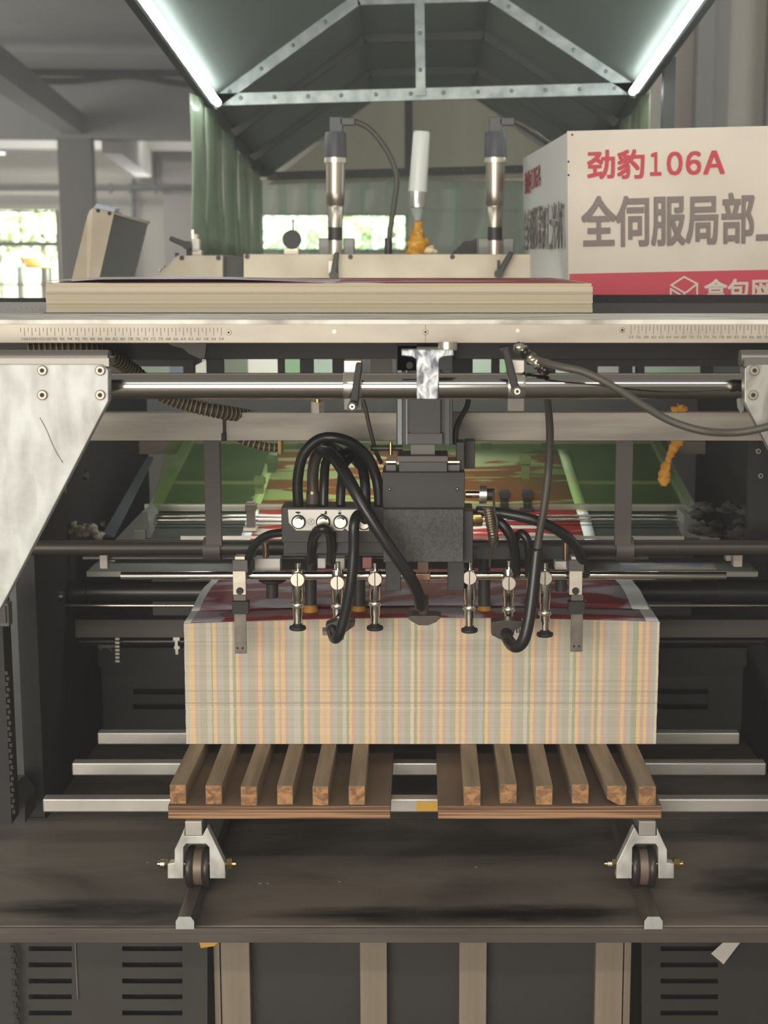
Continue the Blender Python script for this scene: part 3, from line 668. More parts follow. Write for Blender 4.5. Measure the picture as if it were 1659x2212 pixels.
MB().rect(800, 738, 846, 812, 2.56, 0.03).build('upright', mat('upright_grey', (118, 112, 104), .55), cb)
MB().rect(857, 742, 932, 803, 2.47, 0.03).build('bearing_block', BLACK2, cb, .001)
bolt(885, 789, 2.47, 9, cb, BLACK2, BLACK, 'bolt', .003)
m_ = MB(); m_.poly([(362, 740), (446, 742), (442, 772), (433, 775), (408, 764), (394, 752), (372, 747)], 2.492, 0.0008)
solo('torn_paper', 'torn scrap of pale paper hanging below the ruler rail', 'paper', m_, mat('torn_paper_grey', (186, 180, 172), .8))

SF = 2.27; sx0, sx1 = Xc(97, 650, SF), Xc(1281, 650, SF); sz1 = Zc(612, SF); sz0 = RZ + 0.0002
EDGE = mat('paper_edge', (180, 170, 149), 0.75, 0, (186, 170, 138), (1.2, 3, 420), (0.40, 0.68), detail=5)
EDGE2 = mat('paper_edge_light', (186, 177, 157), 0.75, 0, (198, 183, 152), (1.0, 3, 330), (0.45, 0.7), detail=5)
ps = thing('paper_stack', 'flat stack of printed paper sheets resting on the feed board', 'paper stack', ((sx0 + sx1) / 2, SF + .25, sz0))
rl = random.Random(14); cuts = [0] + sorted(rl.uniform(.06, .94) for _ in range(11)) + [1]
for i, (a, b_) in enumerate(zip(cuts[:-1], cuts[1:])):
    m_ = MB(); za = sz0 + (sz1 - sz0) * a; zb_ = sz0 + (sz1 - sz0) * b_ - 0.00012
    l_ = rl.uniform(0, .0016); r_ = rl.uniform(0, .0022) + (.004 * max(0, b_ - .8)); f_ = rl.uniform(0, .0009)
    N_ = 16; x0_, x1_ = sx0 + l_ + .0022 * a, sx1 - r_
    w0 = [.0005 * math.sin(i * 1.7 + 7 * k / N_) for k in range(N_ + 1)]
    fr = [(x0_ + (x1_ - x0_) * k / N_, SF + f_ + w0[k], za) for k in range(N_ + 1)]
    m_.prism(fr + [(x1_, SF + .5, za), (x0_, SF + .5, za)], (0, 0, zb_ - za)); m_.build('sheet_bundle', EDGE if i % 2 else EDGE2, ps)
STPRINT = mat('stack_print', (154, 54, 54), 0.5, 0, (212, 206, 203), (3.0, 9, 3), (0.53, 0.56), detail=3, dist=.8)
m_ = MB(); m_.prism([(sx0 + .012, SF + .004, sz1), (sx1 - .012, SF + .003, sz1), (sx1 - .02, SF + .5, sz1), (sx0 + .01, SF + .5, sz1)], (0, 0, .0005)); m_.build('top_sheet', STPRINT, ps)
# loose curled sheet on its window side half
m_ = MB(); n = 24; rows = []
for k in range(7):
    t = k / 6; row = []
    for i in range(n + 1):
        s_ = i / n; x = sx0 + .0 + s_ * .42; lift = .0045 * math.sin(math.pi * min(1, s_ * 1.1)) * (1 - t * .5) + .003 * (1 - s_)
        row.append((x, SF + .012 + .05 * s_ * (1 - t) + t * .34, sz1 + .0008 + lift))
    rows.append(row)
for k in range(6):
    for i in range(n): m_.add([rows[k][i], rows[k][i + 1], rows[k + 1][i + 1], rows[k + 1][i]], [(0, 1, 2, 3)], True)
o = m_.build('curled_sheet', mat('curled_print', (176, 160, 166), .4, 0, (226, 224, 224), (5, 7, 5), (.42, .6)), ps, weld=True); md = o.modifiers.new('t', 'SOLIDIFY'); md.thickness = .0005

# ================================================================== shaft, plates, clamps
lp = thing('side_plate', 'big scuffed bright metal plate with four bolts, window side', 'plate', P(100, 1275, 1.9))
MB().poly([(-420, 787), (220, 787), (234, 800), (234, 866), (22, 1275), (-20, 1352), (-420, 1352)], 1.90, 0.02).build('plate', ZINC, lp, .001)
m_ = MB(); r_ = 18 * M(772, 1.9)
m_.cyl(P(-420, 774, 1.922), P(236, 774, 1.922), r_, seg=24); m_.bx(Xc(-420, 780, 1.9), Xc(234, 780, 1.9), 1.903, 1.942, Zc(792, 1.9), Zc(774, 1.9)); m_.build('rolled_flange', mat('flange_steel', (120, 116, 110), .35, .6), lp)
for px, py in ((92, 800), (217, 800), (92, 853), (217, 853)): bolt(px, py, 1.90, 11, lp, SCREWM, INKD, 'bolt', .003)
m_ = MB(); a = P(86, 905, 1.8997); m_.tube([P(86, 902, 1.8996), P(100, 928, 1.8996), P(118, 970, 1.8996), P(136, 1000, 1.8996)], .0005, 5, 4); m_.build('scratch', INK, lp)
rpl = thing('side_plate', 'mottled bright metal plate with two bolts, at the sign side edge of the picture', 'plate', P(1660, 1010, 1.9))
MB().poly([(1609, 797), (1618, 788), (2260, 788), (2260, 1352), (1860, 1352), (1820, 1275), (1609, 868)], 1.90, 0.02).build('plate', mat('mottled_plate', (176, 174, 166), .38, .5, (104, 102, 97), (16, 16, 12), (.38, .64), detail=8, dist=1.4), rpl, .001)
m_ = MB(); m_.cyl(P(1598, 774, 1.922), P(2260, 774, 1.922), r_, seg=24); m_.bx(Xc(1609, 780, 1.9), Xc(2260, 780, 1.9), 1.903, 1.942, Zc(792, 1.9), Zc(774, 1.9)); m_.build('rolled_flange', MATS['flange_steel'], rpl)
for px, py in ((1629, 800), (1626, 853)): bolt(px, py, 1.90, 11, rpl, SCREWM, INKD, 'bolt', .003)
m_ = MB(); m_.poly([(1606, 858), (1607, 886), (1600, 893), (1593, 880), (1592, 862)], 1.93, .002); m_.build('spacer_tab', mat('tab_steel', (150, 150, 146), .3, .8), rpl)
sh_ = MB(); sh_.cyl(P(120, 834, 1.97), P(1720, 834, 1.97), 28.5 * M(834, 1.97), seg=48)
solo('cross_shaft', 'thick polished steel shaft running across between the side plates', 'shaft', sh_, SHAFTM)
def clamp(px0, px1, y0, y1, lever, knob, lab, kr):
    o = thing('shaft_clamp', lab, 'clamp', P((px0 + px1) / 2, 834, 1.97), 'clamps on the steel shaft')
    m_ = MB(); c0 = P(px0, 834, 1.97); c1 = P(px1, 834, 1.97); r = 32.5 * M(834, 1.97)
    m_.lathe(c0, c1, [(0, r * .96), (.06, r), (.94, r), (1, r * .96)], 40); m_.build('collar', CHROME, o)
    MB().rect(px0 + 1, y0, px1 - 1, 812, 1.967, 0.03).build('jaw', STEEL, o, .0008); MB().rect(px0 + 1, 856, px1 - 1, y1, 1.958, 0.03).build('jaw', mat('jaw_grey', (104, 100, 94), .4, .5), o, .0008)
    m_ = MB(); (ax, ay), (bx_, by) = lever; w_ = 9
    d = Vector((bx_ - ax, by - ay)).normalized(); nx, ny = -d.y * w_, d.x * w_
    m_.poly([(ax + nx * .8, ay + ny * .8), (ax - nx * .8, ay - ny * .8), (bx_ - nx, by - ny), (bx_ + nx, by + ny)], 1.930, .012); m_.build('lever', RUBBER2, o, .002)
    c = P(knob[0], knob[1], 1.930); m_ = MB(); m_.cyl(c + Vector((0, .035, 0)), c - Vector((0, .004, 0)), kr * 1.5 * M(834, 1.930), seg=20); m_.build('boss', BLACK2, o)
    bolt(knob[0], knob[1], 1.926, kr, o, BRIGHT, INKD, 'bolt', .004)
clamp(742, 782, 779, 886, ((776, 784), (765, 868)), (761, 878), 'shaft clamp with a black lever leaning over the shaft, next to the brass fitting', 7)
clamp(1096, 1134, 778, 889, ((1092, 752), (1114, 842)), (1117, 845), 'shaft clamp with long black lever ending in a socket bolt, under the foil wrapped cable', 8)
tb2 = thing('tee_bracket', 'T shaped galvanised bracket hanging in front of the shaft middle', 'bracket', P(922, 862, 1.93))
MB().poly([(867, 755), (981, 755), (981, 769), (958, 771), (949, 777), (948, 863), (900, 863), (899, 777), (890, 771), (867, 769)], 1.930, 0.014).build('plate', ZINC2, tb2, .0012)
MB().cyl(P(967, 756, 1.95), P(967, 738, 1.95), .012, seg=18).build('bolt', BRIGHT, tb2)
MB().rect(900, 756, 948, 771, 1.943, .56).build('arm', BLACK2, tb2)

# grey beam, tie, hangers, rods
gb = solo('grey_beam', 'flat grey metal beam behind the shaft, crossing the whole opening', 'beam', MB().rect(20, 891, 1800, 952, 2.62, 0.02), BEAMM, None, .0008)
o = thing('cable_tie', 'black cable tie wrapped around the grey beam', 'cable tie', P(484, 950, 2.615))
MB().rect(481, 886, 488, 953, 2.617, .026).build('band', RUBBER2, o); MB().rect(478, 936, 488, 953, 2.612, .006).build('head', RUBBER2, o, .001)
for px0, px1, lab in ((442, 477, 'dark hanger strap hooked on the dark rod, window side'), (1330, 1366, 'dark hanger strap hooked on the dark rod, sign side')):
    o = thing('hanger_strap', lab, 'hanger', P((px0 + px1) / 2, 1216, 2.645), 'hanger straps on the grey beam')
    MB().rect(px0, 952, px1, 1180, 2.642, .012).build('strap', HANGM, o, .001)
    c0 = P(px0 - 1, 1186, 2.66); c1 = P(px1 + 1, 1186, 2.66); m_ = MB(); m_.cyl(c0, c1, 26 * M(1186, 2.66), seg=28); m_.build('hook', HANGM, o)
    MB().rect(px0, 940, px1, 955, 2.6405, .02).build('tab', HANGM, o)
xbar('dark_rod', 'thick dark rod passing through both hanger straps', 40, 1800, 1183, 2.66, 17, mat('dark_rod_paint', (66, 60, 55), .4, .3))
xbar('dark_bar', 'thin dark bar just under the dark rod', 180, 1400, 1205, 2.70, 5, mat('dark_bar_steel', (92, 88, 82), .4, .5), 'bar')
for px0, px1, y1, Y, lab in ((215, 232, 1229, 2.68, 'pale block under the dark rod, nearest the window side plate'), (236, 248, 1214, 2.70, 'small dull block under the dark rod beside the pale block'), (1569, 1580, 1212, 2.70, 'small dull block under the dark rod, sign side end'), (1585, 1604, 1225, 2.68, 'grey block under the dark rod, nearest the sign side end')):
    solo('stop_block', lab, 'block', MB().rect(px0, 1194, px1, y1, Y, .02), mat('block_pale', (160, 152, 142), .5, .3), 'stop blocks under the dark rod', .001)
# corrugated conduits, brass fitting
CORR = [mat('conduit_dark', (84, 76, 62), .5), mat('conduit_yellow', (196, 176, 126), .5)]
m_ = MB(); m_.tube([P(60, 757, 2.40), P(160, 752, 2.42), P(232, 768, 2.46), (P(286, 800, 2.52)), P(340, 846, 2.56), P(400, 872, 2.585), P(470, 888, 2.60), P(560, 903, 2.66)], 17 * M(834, 2.5), 16, 8, (0.0085, .82))
solo('corrugated_hose', 'ribbed yellowish brown hose passing behind the shaft, window side', 'hose', m_, CORR)
m_ = MB(); m_.tube([P(500, 930, 2.66), P(522, 948, 2.66), P(560, 962, 2.66), P(592, 967, 2.66), P(612, 967, 2.66)], 11 * M(950, 2.66), 14, 8, (0.009, .8))
o = solo('corrugated_hose', 'short ribbed hose end showing below the grey beam', 'hose', m_, CORR)
m_ = MB(); m_.cyl(P(606, 950, 2.65), P(606, 980, 2.65), .006, seg=6, smooth=False); solo('hose_nipple', 'small brass nipple at the ribbed hose end', 'fitting', m_, BRASS)
o = thing('pipe_fitting', 'pale brass hex fitting standing on the grey beam', 'fitting', P(685, 890, 2.6))
MB().cyl(P(686, 868, 2.62), P(686, 848, 2.62), 9 * M(860, 2.6), seg=18).build('collar', BRASS, o); MB().cyl(P(686, 891, 2.62), P(686, 868, 2.62), 15 * M(870, 2.6), seg=6, smooth=False).build('hex_nut', BRIGHT, o)

# ================================================================== suction head
sh = thing('suction_unit', 'black suction head hanging on a dark column in the middle of the feeder', 'suction head', P(915, 1215, 2.45))
Y = 2.47
def part(name, x0, y0, x1, y1, Yf, d, m, bev=.001): return MB().rect(x0, y0, x1, y1, Yf, d).build(name, m, sh, bev)
COLM = mat('column_anodised', (66, 66, 65), .4, .35); COLL = mat('column_edge', (112, 116, 118), .35, .6)
part('column', 856, 745, 978, 960, Y, .06, COLM)
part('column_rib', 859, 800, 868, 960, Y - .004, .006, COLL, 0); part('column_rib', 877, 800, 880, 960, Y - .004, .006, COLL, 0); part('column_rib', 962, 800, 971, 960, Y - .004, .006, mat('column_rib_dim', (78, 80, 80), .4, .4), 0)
part('front_plate', 884, 800, 952, 958, Y - .012, .014, mat('front_plate_grey', (80, 78, 76), .5)); part('plate_foot', 880, 936, 956, 960, Y - .014, .014, mat('plate_foot_grey', (98, 95, 92), .5))
part('neck', 887, 960, 940, 984, Y - .01, .04, mat('neck_grey', (120, 116, 112), .45))
part('slide_plate', 858, 985, 968, 998, Y - .03, .07, mat('slide_plate_grey', (108, 102, 96), .5)); part('slide_plate', 862, 998, 966, 1022, Y - .028, .07, mat('slide_grey', (86, 83, 80), .5))
for x0, x1 in ((834, 855), (967, 993)):
    part('slide_rail', x0, 996, x1, 1000, Y - .02, .05, BRIGHT, 0); part('slide_rail', x0, 1004, x1, 1018, Y - .018, .05, mat('slide_rail_grey', (100, 98, 94), .4), 0)
part('upper_block', 826, 1020, 1004, 1101, Y - .035, .09, BLACK); part('lower_block', 828, 1100, 1001, 1214, Y - .05, .10, SPECK)
part('back_block', 1000, 1104, 1022, 1216, Y - .03, .08, BLACK)
for px, py in ((842, 1057), (988, 1056)):
    c = P(px, py, Y - .035); m_ = MB(); m_.ball(c, .0028, 10, 6); m_.build('screw', STEEL, sh)
for x0, x1, r in ((800, 829, 18), (1000, 1042, 19)):
    m_ = MB(); m_.lathe(P(x0, 1118, Y - .01), P(x1, 1118, Y - .01), [(0, r * M(1118, Y) * .94), (.06, r * M(1118, Y)), (.94, r * M(1118, Y)), (1, r * M(1118, Y) * .94)], 32); m_.build('brass_bush', BRASS, sh)
m_ = MB(); m_.cyl(P(1006, 1068, Y), P(1036, 1068, Y), 7.5 * M(1068, Y), seg=20); m_.build('knob_shaft', CHROME, sh)
m_ = MB(); m_.cyl(P(1035, 1068, Y), P(1051, 1068, Y), 20 * M(1068, Y), seg=28); m_.build('hand_wheel', BRIGHT, sh)
m_ = MB(); m_.cyl(P(1051, 1068, Y), P(1068, 1068, Y), 13 * M(1068, Y), seg=20); m_.build('wheel_hub', BLACK, sh)
part('leg', 833, 1213, 866, 1277, Y - .0, .04, BLACK); part('leg', 967, 1213, 1003, 1276, Y - .0, .04, BLACK); part('centre_stem', 902, 1213, 926, 1262, Y + .01, .02, mat('stem_brown', (112, 92, 80), .4, .6)); part('centre_clamp', 898, 1240, 930, 1254, Y - .002, .02, mat('copper_clamp', (150, 116, 92), .35, .8))
m_ = MB(); m_.cyl(P(800, 968, Y + .02), P(870, 968, Y + .02), 6 * M(968, Y), seg=14); m_.build('cross_rod', mat('cross_rod_dark', (82, 78, 74), .4, .4), sh)
m_ = MB(); m_.cyl(P(844, 982, Y), P(844, 955, Y), 4 * M(968, Y), seg=10); m_.build('brass_nipple', BRASS, sh)
part('side_arm', 986, 955, 1003, 1040, Y - .01, .04, DARK); part('side_arm', 1004, 952, 1026, 1012, Y + .03, .03, DARK2)

# valve block with four knobs
vb = thing('valve_block', 'black valve block with a white faceplate and four adjusting knobs', 'valve', P(710, 1172, 2.45))
VY = 2.43
MB().rect(608, 1096, 829, 1172, VY, .06).build('body', BLACK, vb, .001)
fp = MB().poly([(622, 1101), (797, 1101), (797, 1147), (752, 1147), (745, 1141), (740, 1146), (640, 1146), (624, 1129)], VY - .002, .002).build('faceplate', BLOCKW, vb)
for px, py in ((645, 1127), (698, 1127), (735.5, 1127), (786, 1129)):
    c = P(px, py, VY - .002); m = M(py, VY)
    k_ = MB(); k_.cyl(c, c - Vector((0, .004, 0)), 15.3 * m, seg=28); ko = k_.build('knob', INKD, vb)
    k_ = MB(); k_.cyl(c - Vector((0, .003, 0)), c - Vector((0, .0062, 0)), 13 * m, 12.4 * m, 28); k_.build('knob_cap', BRIGHT, ko)
    k_ = MB(); pts = []
    for i in range(9):
        a = math.radians(150 - 115 * i / 8); pts.append((px + math.cos(a) * 9.6, py - math.sin(a) * 9.6 + 1))
    for i in range(8): 
        ww = .5 + .26 * i; (ax, ay), (bx_, by) = pts[i], pts[i + 1]; d = Vector((bx_ - ax, by - ay)).normalized(); nx, ny = -d.y * ww, d.x * ww
        k_.poly([(ax - nx, ay - ny), (bx_ - nx, by - ny), (bx_ + nx, by + ny), (ax + nx, ay + ny)], VY - .0087, .0003)
    k_.build('arrow', INKD, ko)
k_ = MB()
for i in range(20):
    a0, a1 = 2 * math.pi * i / 20, 2 * math.pi * (i + 1) / 20
    k_.poly([(671.5 + math.cos(a) * r, 1127 - math.sin(a) * r) for a, r in ((a0, 6.4), (a1, 6.4), (a1, 7.2), (a0, 7.2))], VY - .0024, .0004)
for seg_ in (((667, 1123), (669, 1125)), ((667, 1130), (669.5, 1127)), ((670, 1123.5), (675, 1123.5)), ((674.5, 1124), (669.5, 1131)), ((670.5, 1125.5), (675.5, 1131))):
    (ax, ay), (bx_, by) = seg_; d = Vector((bx_ - ax, by - ay)).normalized(); nx, ny = -d.y * .4, d.x * .4
    k_.poly([(ax - nx, ay - ny), (bx_ - nx, by - ny), (bx_ + nx, by + ny), (ax + nx, ay + ny)], VY - .0024, .0004)
k_.build('round_mark', INK, vb)
k_ = MB(); k_.poly([(637, 1106), (645, 1105), (650, 1107), (645, 1110), (641, 1109)], VY - .0024, .0004); k_.poly([(692, 1110), (701, 1110), (702, 1104), (706, 1104), (706, 1111), (698, 1112), (692, 1112)], VY - .0024, .0004)
k_.poly([(730, 1108), (734, 1106), (738, 1108), (736, 1111), (731, 1111)], VY - .0024, .0004); k_.poly([(730, 1103), (738, 1103), (738, 1104), (730, 1104)], VY - .0024, .0004); k_.build('symbols', INKD, vb)
MB().rect(612, 1168, 829, 1196, VY + .02, .04).build('lower_manifold', BLACK, vb, .001)
m_ = MB(); m_.cyl(P(676, 1098, 2.47), P(676, 1066, 2.47), 14.5 * M(1080, 2.47), seg=20); m_.build('socket', mat('socket_brown', (84, 74, 68), .5), vb)
m_ = MB(); m_.cyl(P(676, 1068, 2.47), P(676, 1060, 2.47), 14 * M(1080, 2.47), seg=20); m_.build('socket_ring', mat('socket_ring_steel', (160, 140, 118), .3, .9), vb)

# hoses and cables
def hose(lab, pts, r, m=RUBBER, cat='hose', name='air_hose', seg=14):
    Ys = [p[2] for p in pts]; m_ = MB(); m_.tube([P(*p) for p in pts], r * M(pts[0][1], sum(Ys) / len(Ys)), seg, 8)
    return solo(name, lab, cat, m_, m)
hose('black hose forming the big arch over the valve block', [(645, 1100, 2.46), (643, 1040, 2.455), (654, 985, 2.45), (685, 951, 2.445), (720, 945, 2.44), (760, 957, 2.445), (792, 985, 2.455), (810, 1022, 2.46), (818, 1060, 2.46), (820, 1100, 2.46)], 11.5)
hose('brown hose standing in the ringed socket under the arch', [(676, 1066, 2.47), (676, 1020, 2.48), (684, 985, 2.49), (706, 968, 2.50), (730, 975, 2.52), (738, 1000, 2.54)], 12.5, mat('brown_hose', (74, 66, 58), .4))
hose('black hose crossing down from the arch to the centre foot', [(696, 975, 2.47), (716, 982, 2.44), (745, 1022, 2.40), (782, 1088, 2.375), (830, 1165, 2.37), (878, 1235, 2.38), (900, 1275, 2.40), (910, 1312, 2.42)], 13.5)
hose('black hose rising straight from the second knob', [(699, 1100, 2.46), (700, 1050, 2.465), (704, 1000, 2.48), (722, 976, 2.50), (742, 985, 2.53)], 10)
hose('black hose rising from the third knob behind the crossing hose', [(735, 1100, 2.46), (737, 1050, 2.47), (743, 1005, 2.49), (760, 990, 2.51), (776, 1005, 2.54)], 10)
hose('black hose rising from the fourth knob beside the column', [(790, 1100, 2.46), (788, 1040, 2.47), (778, 992, 2.49), (764, 972, 2.51), (748, 975, 2.54)], 11)
hose('short black hose looping out below the second knob', [(674, 1214, 2.47), (674, 1175, 2.44), (682, 1150, 2.415), (698, 1142, 2.405), (712, 1152, 2.415), (716, 1180, 2.44), (715, 1214, 2.47)], 10.5)
hose('thick black hose hanging from the valve block and curling up under a suction foot', [(790, 1122, 2.42), (775, 1112, 2.395), (765, 1132, 2.38), (764, 1190, 2.38), (758, 1260, 2.38), (746, 1325, 2.385), (734, 1368, 2.39), (724, 1380, 2.405), (718, 1368, 2.43), (718, 1352, 2.45)], 11.5)
hose('black hose bending down from the valve block end behind the gauge', [(615, 1150, 2.45), (580, 1156, 2.46), (552, 1176, 2.47), (538, 1206, 2.48), (536, 1236, 2.50)], 9.5)
hose('black hose arching from the brass bush to the sign side gauge', [(1030, 1104, 2.46), (1075, 1107, 2.45), (1130, 1117, 2.44), (1185, 1135, 2.44), (1230, 1165, 2.45), (1256, 1205, 2.47), (1264, 1240, 2.50)], 11.5)
hose('short black hose dropping behind the corrugated metal hose', [(1062, 1116, 2.47), (1084, 1132, 2.46), (1104, 1160, 2.46), (1112, 1195, 2.47), (1114, 1240, 2.49)], 11)
hose('black hose pair leg beside the long hanging cable', [(1110, 1165, 2.49), (1125, 1152, 2.475), (1138, 1165, 2.47), (1143, 1195, 2.475), (1143, 1245, 2.49)], 9.5)
hose('thick black hose hanging on the sign side and curling up under a suction foot', [(1160, 1186, 2.40), (1155, 1235, 2.395), (1149, 1290, 2.39), (1141, 1345, 2.385), (1130, 1385, 2.385), (1113, 1397, 2.395), (1098, 1383, 2.42), (1092, 1362, 2.45)], 13.5)
hose('long dull cable hanging from behind the shaft into the thick hose', [(1178, 840, 2.47), (1184, 880, 2.45), (1188, 935, 2.43), (1185, 1010, 2.41), (1176, 1090, 2.40), (1166, 1150, 2.40), (1160, 1192, 2.40)], 8.5, CABLE, 'cable', 'cable')
hose('dull cable sagging across the shaft and grey beam to the plate edge', [(1120, 758, 2.02), (1165, 780, 1.96), (1210, 792, 1.935), (1265, 805, 1.925), (1330, 838, 1.92), (1390, 876, 1.92), (1450, 910, 1.92), (1520, 931, 1.91), (1590, 934, 1.885), (1650, 924, 1.875), (1720, 905, 1.87)], 8.5, CABLE, 'cable', 'cable')
hose('thin dark cable slanting down from behind the shaft, window side of the column', [(780, 850, 2.50), (790, 885, 2.50), (800, 930, 2.50), (812, 975, 2.50), (824, 1000, 2.49)], 4.5, CABLE, 'cable', 'cable')
hose('thin dark cable bending beside the column over the grey beam', [(1012, 862, 2.52), (1008, 880, 2.51), (994, 905, 2.50), (985, 930, 2.49), (984, 960, 2.49)], 6, RUBBER2, 'cable', 'cable')
m_ = MB(); rr = random.Random(6); pts = [P(1122 + i * 6, 752 + i * 5.2, 1.975 - i * .002) for i in range(10)]
for i, p in enumerate(pts): m_.ball(p, (.007 + rr.uniform(-.002, .002), .008, .006 + rr.uniform(-.002, .002)), 9, 6, .3, rr)
solo('foil_wrap', 'crinkled shiny tape wrapped around the cable joint above the shaft', 'tape', m_, mat('shiny_tape', (176, 170, 150), .15, .7, (60, 56, 50), (70, 70, 70), (.42, .55)))
m_ = MB(); m_.tube([P(1054, 1096, 2.44), P(1060, 1130, 2.44), P(1065, 1155, 2.44), P(1068, 1178, 2.45)], 11.5 * M(1130, 2.44), 14, 8, (.0042, .9))
solo('corrugated_hose', 'dull brown ribbed metal hose under the brass bush', 'hose', m_, [mat('metal_hose', (120, 106, 92), .35, .7), mat('metal_hose_edge', (140, 126, 110), .35, .7)])
hose('thin wire looping beside the ribbed metal hose', [(1066, 1060, 2.45), (1068, 1100, 2.43), (1074, 1130, 2.42), (1072, 1160, 2.43), (1060, 1195, 2.45), (1058, 1225, 2.47)], 2.6, CABLE, 'cable', 'wire')
m_ = MB(); m_.poly([(1078, 752), (1098, 748), (1100, 762), (1090, 770)], 2.03, .02); solo('cable_gland', 'small dark gland under the ruler rail where the cables leave', 'fitting', m_, RUBBER2)

# small blocks behind the silver rod
for x0, x1, y0, y1, m, lab in ((550, 605, 1207, 1233, BLOCKW, 'wide white block behind the silver rod, window side'), (686, 703, 1206, 1228, BLOCKW, 'small white block behind the silver rod under the second knob'), (722, 744, 1206, 1232, BLOCKW, 'white block behind the silver rod beside the thick hose'),
        (783, 803, 1204, 1228, mat('pink_block', (176, 110, 106), .5), 'pinkish block behind the silver rod near the column leg'), (1199, 1227, 1213, 1231, BLOCKW, 'white block behind the silver rod, sign side')):
    solo('mount_block', lab, 'block', MB().rect(x0, y0, x1, y1, 2.53, .03), m, 'mount blocks behind the silver rod', .001)
for px, y0, y1, lab in ((574, 1172, 1208, 'brown pin standing on the wide white block'), (1222, 1172, 1214, 'pale pin standing on the sign side white block')):
    solo('pin', lab, 'pin', MB().cyl(P(px, y0, 2.545), P(px, y1, 2.545), 7 * M(y0, 2.54), seg=14), mat('pin_brown', (136, 112, 98), .35, .8))
m_ = MB(); m_.rect(612, 1160, 860, 1200, 2.52, .03); solo('rear_manifold', 'black manifold bar below the valve block', 'manifold', m_, BLACK)
m_ = MB(); m_.rect(1006, 1180, 1250, 1208, 2.55, .03); solo('rear_manifold', 'black manifold bar on the sign side of the suction head', 'manifold', m_, BLACK)
# rear lifting suckers, black with amber cups
for px, y0, y1, amb, lab in ((588, 1255, 1290, 0, 'black rear sucker under the wide white block'), (671, 1250, 1306, 1, 'black rear sucker with amber cup beside the first chrome sucker'), (776, 1252, 1308, 1, 'black rear sucker with amber cup near the third chrome sucker'), (1046, 1252, 1308, 1, 'black rear sucker with amber cup, sign side of the centre foot'), (1212, 1245, 1276, 0, 'black rear sucker beside the sign side gauge')):
    o = thing('rear_sucker', lab, 'sucker', P(px, y1 + 18, 2.62), 'rear suckers over the pile')
    m = M(y1, 2.62); MB().cyl(P(px, y0 - 50, 2.62), P(px, y1, 2.62), 13 * m, seg=18).build('barrel', mat('barrel_black', (62, 61, 58), .5), o)
    if amb: MB().lathe(P(px, y1, 2.62), P(px, y1 + 18, 2.62), [(0, 13 * m), (.4, 16 * m), (1, 19 * m)], 20).build('cup', AMBER, o)
    else: MB().lathe(P(px, y0 - 6, 2.62), P(px, y0 + 4, 2.62), [(0, 12 * m), (.5, 30 * m), (1, 20 * m)], 20).build('flange', RUBBER2, o)

# silver rod and chrome suckers
xbar('silver_rod', 'long bright silver rod carrying the suckers in front of the pile', 262, 1568, 1243, 2.505, 9.5, CHROME)
SY = 2.487
def sucker(px, yd, yb, yt, yc, lab, tilt=0):
    o = thing('chrome_sucker', lab, 'sucker', P(px, yb, SY), 'chrome suckers on the silver rod')
    m = M(1290, SY)
    MB().cyl(P(px + 1, yt, SY + .004), P(px + 1, yt + 22, SY + .004), 5.5 * m, seg=14).build('top_pin', CHROME, o)
    MB().lathe(P(px, yt + 16, SY), P(px, yb - 28, SY), [(0, 12 * m), (.08, 13 * m), (.62, 13 * m), (.64, 11.2 * m), (1, 11.2 * m)], 24).build('barrel', CHROME, o)
    c = P(px, yd, SY - 14 * m); mk = MB(); mk.lathe(c, c - Vector((0, .006, 0)), [(0, 15.5 * m), (.7, 15.5 * m), (1, 14.4 * m)], 30); k_ = mk.build('clamp_screw', BRIGHT, o)
    MB().bx(c.x - .9 * m, c.x + .9 * m, c.y - .0066, c.y - .0055, c.z - 14.6 * m, c.z + 14.6 * m).build('slot', INKD, k_)
    MB().lathe(P(px, yc - 5, SY), P(px, yc + 5, SY), [(0, 13 * m), (.15, 14.6 * m), (.85, 14.6 * m), (1, 13 * m)], 28).build('collar', BRIGHT, o)
    MB().cyl(P(px, yb - 30, SY), P(px, yb - 4, SY), 9.5 * m, seg=20).build('stem', CHROME, o)
    MB().lathe(P(px, yb - 12, SY), P(px, yb + 4, SY), [(0, 9 * m), (.45, 11 * m), (.55, 17.5 * m), (.85, 18.5 * m), (1, 16.5 * m)], 28).build('rubber_cup', RUBBER2, o)
sucker(643, 1251, 1356, 1216, 1306, 'chrome sucker on the silver rod, nearest the window side gauge')
sucker(729, 1258, 1352, 1214, 1308, 'chrome sucker on the silver rod, half hidden by the thick hose, window side')
sucker(810, 1250, 1356, 1216, 1303, 'chrome sucker on the silver rod between the thick hose and the centre foot')
sucker(1014, 1247, 1361, 1214, 1312, 'chrome sucker on the silver rod, first past the centre foot toward the sign')
sucker(1099, 1259, 1352, 1212, 1315, 'chrome sucker with its clamp screw set lower, beside the thick hose on the sign side')
sucker(1177, 1248, 1370, 1216, 1323, 'chrome sucker on the silver rod, nearest the sign side gauge')
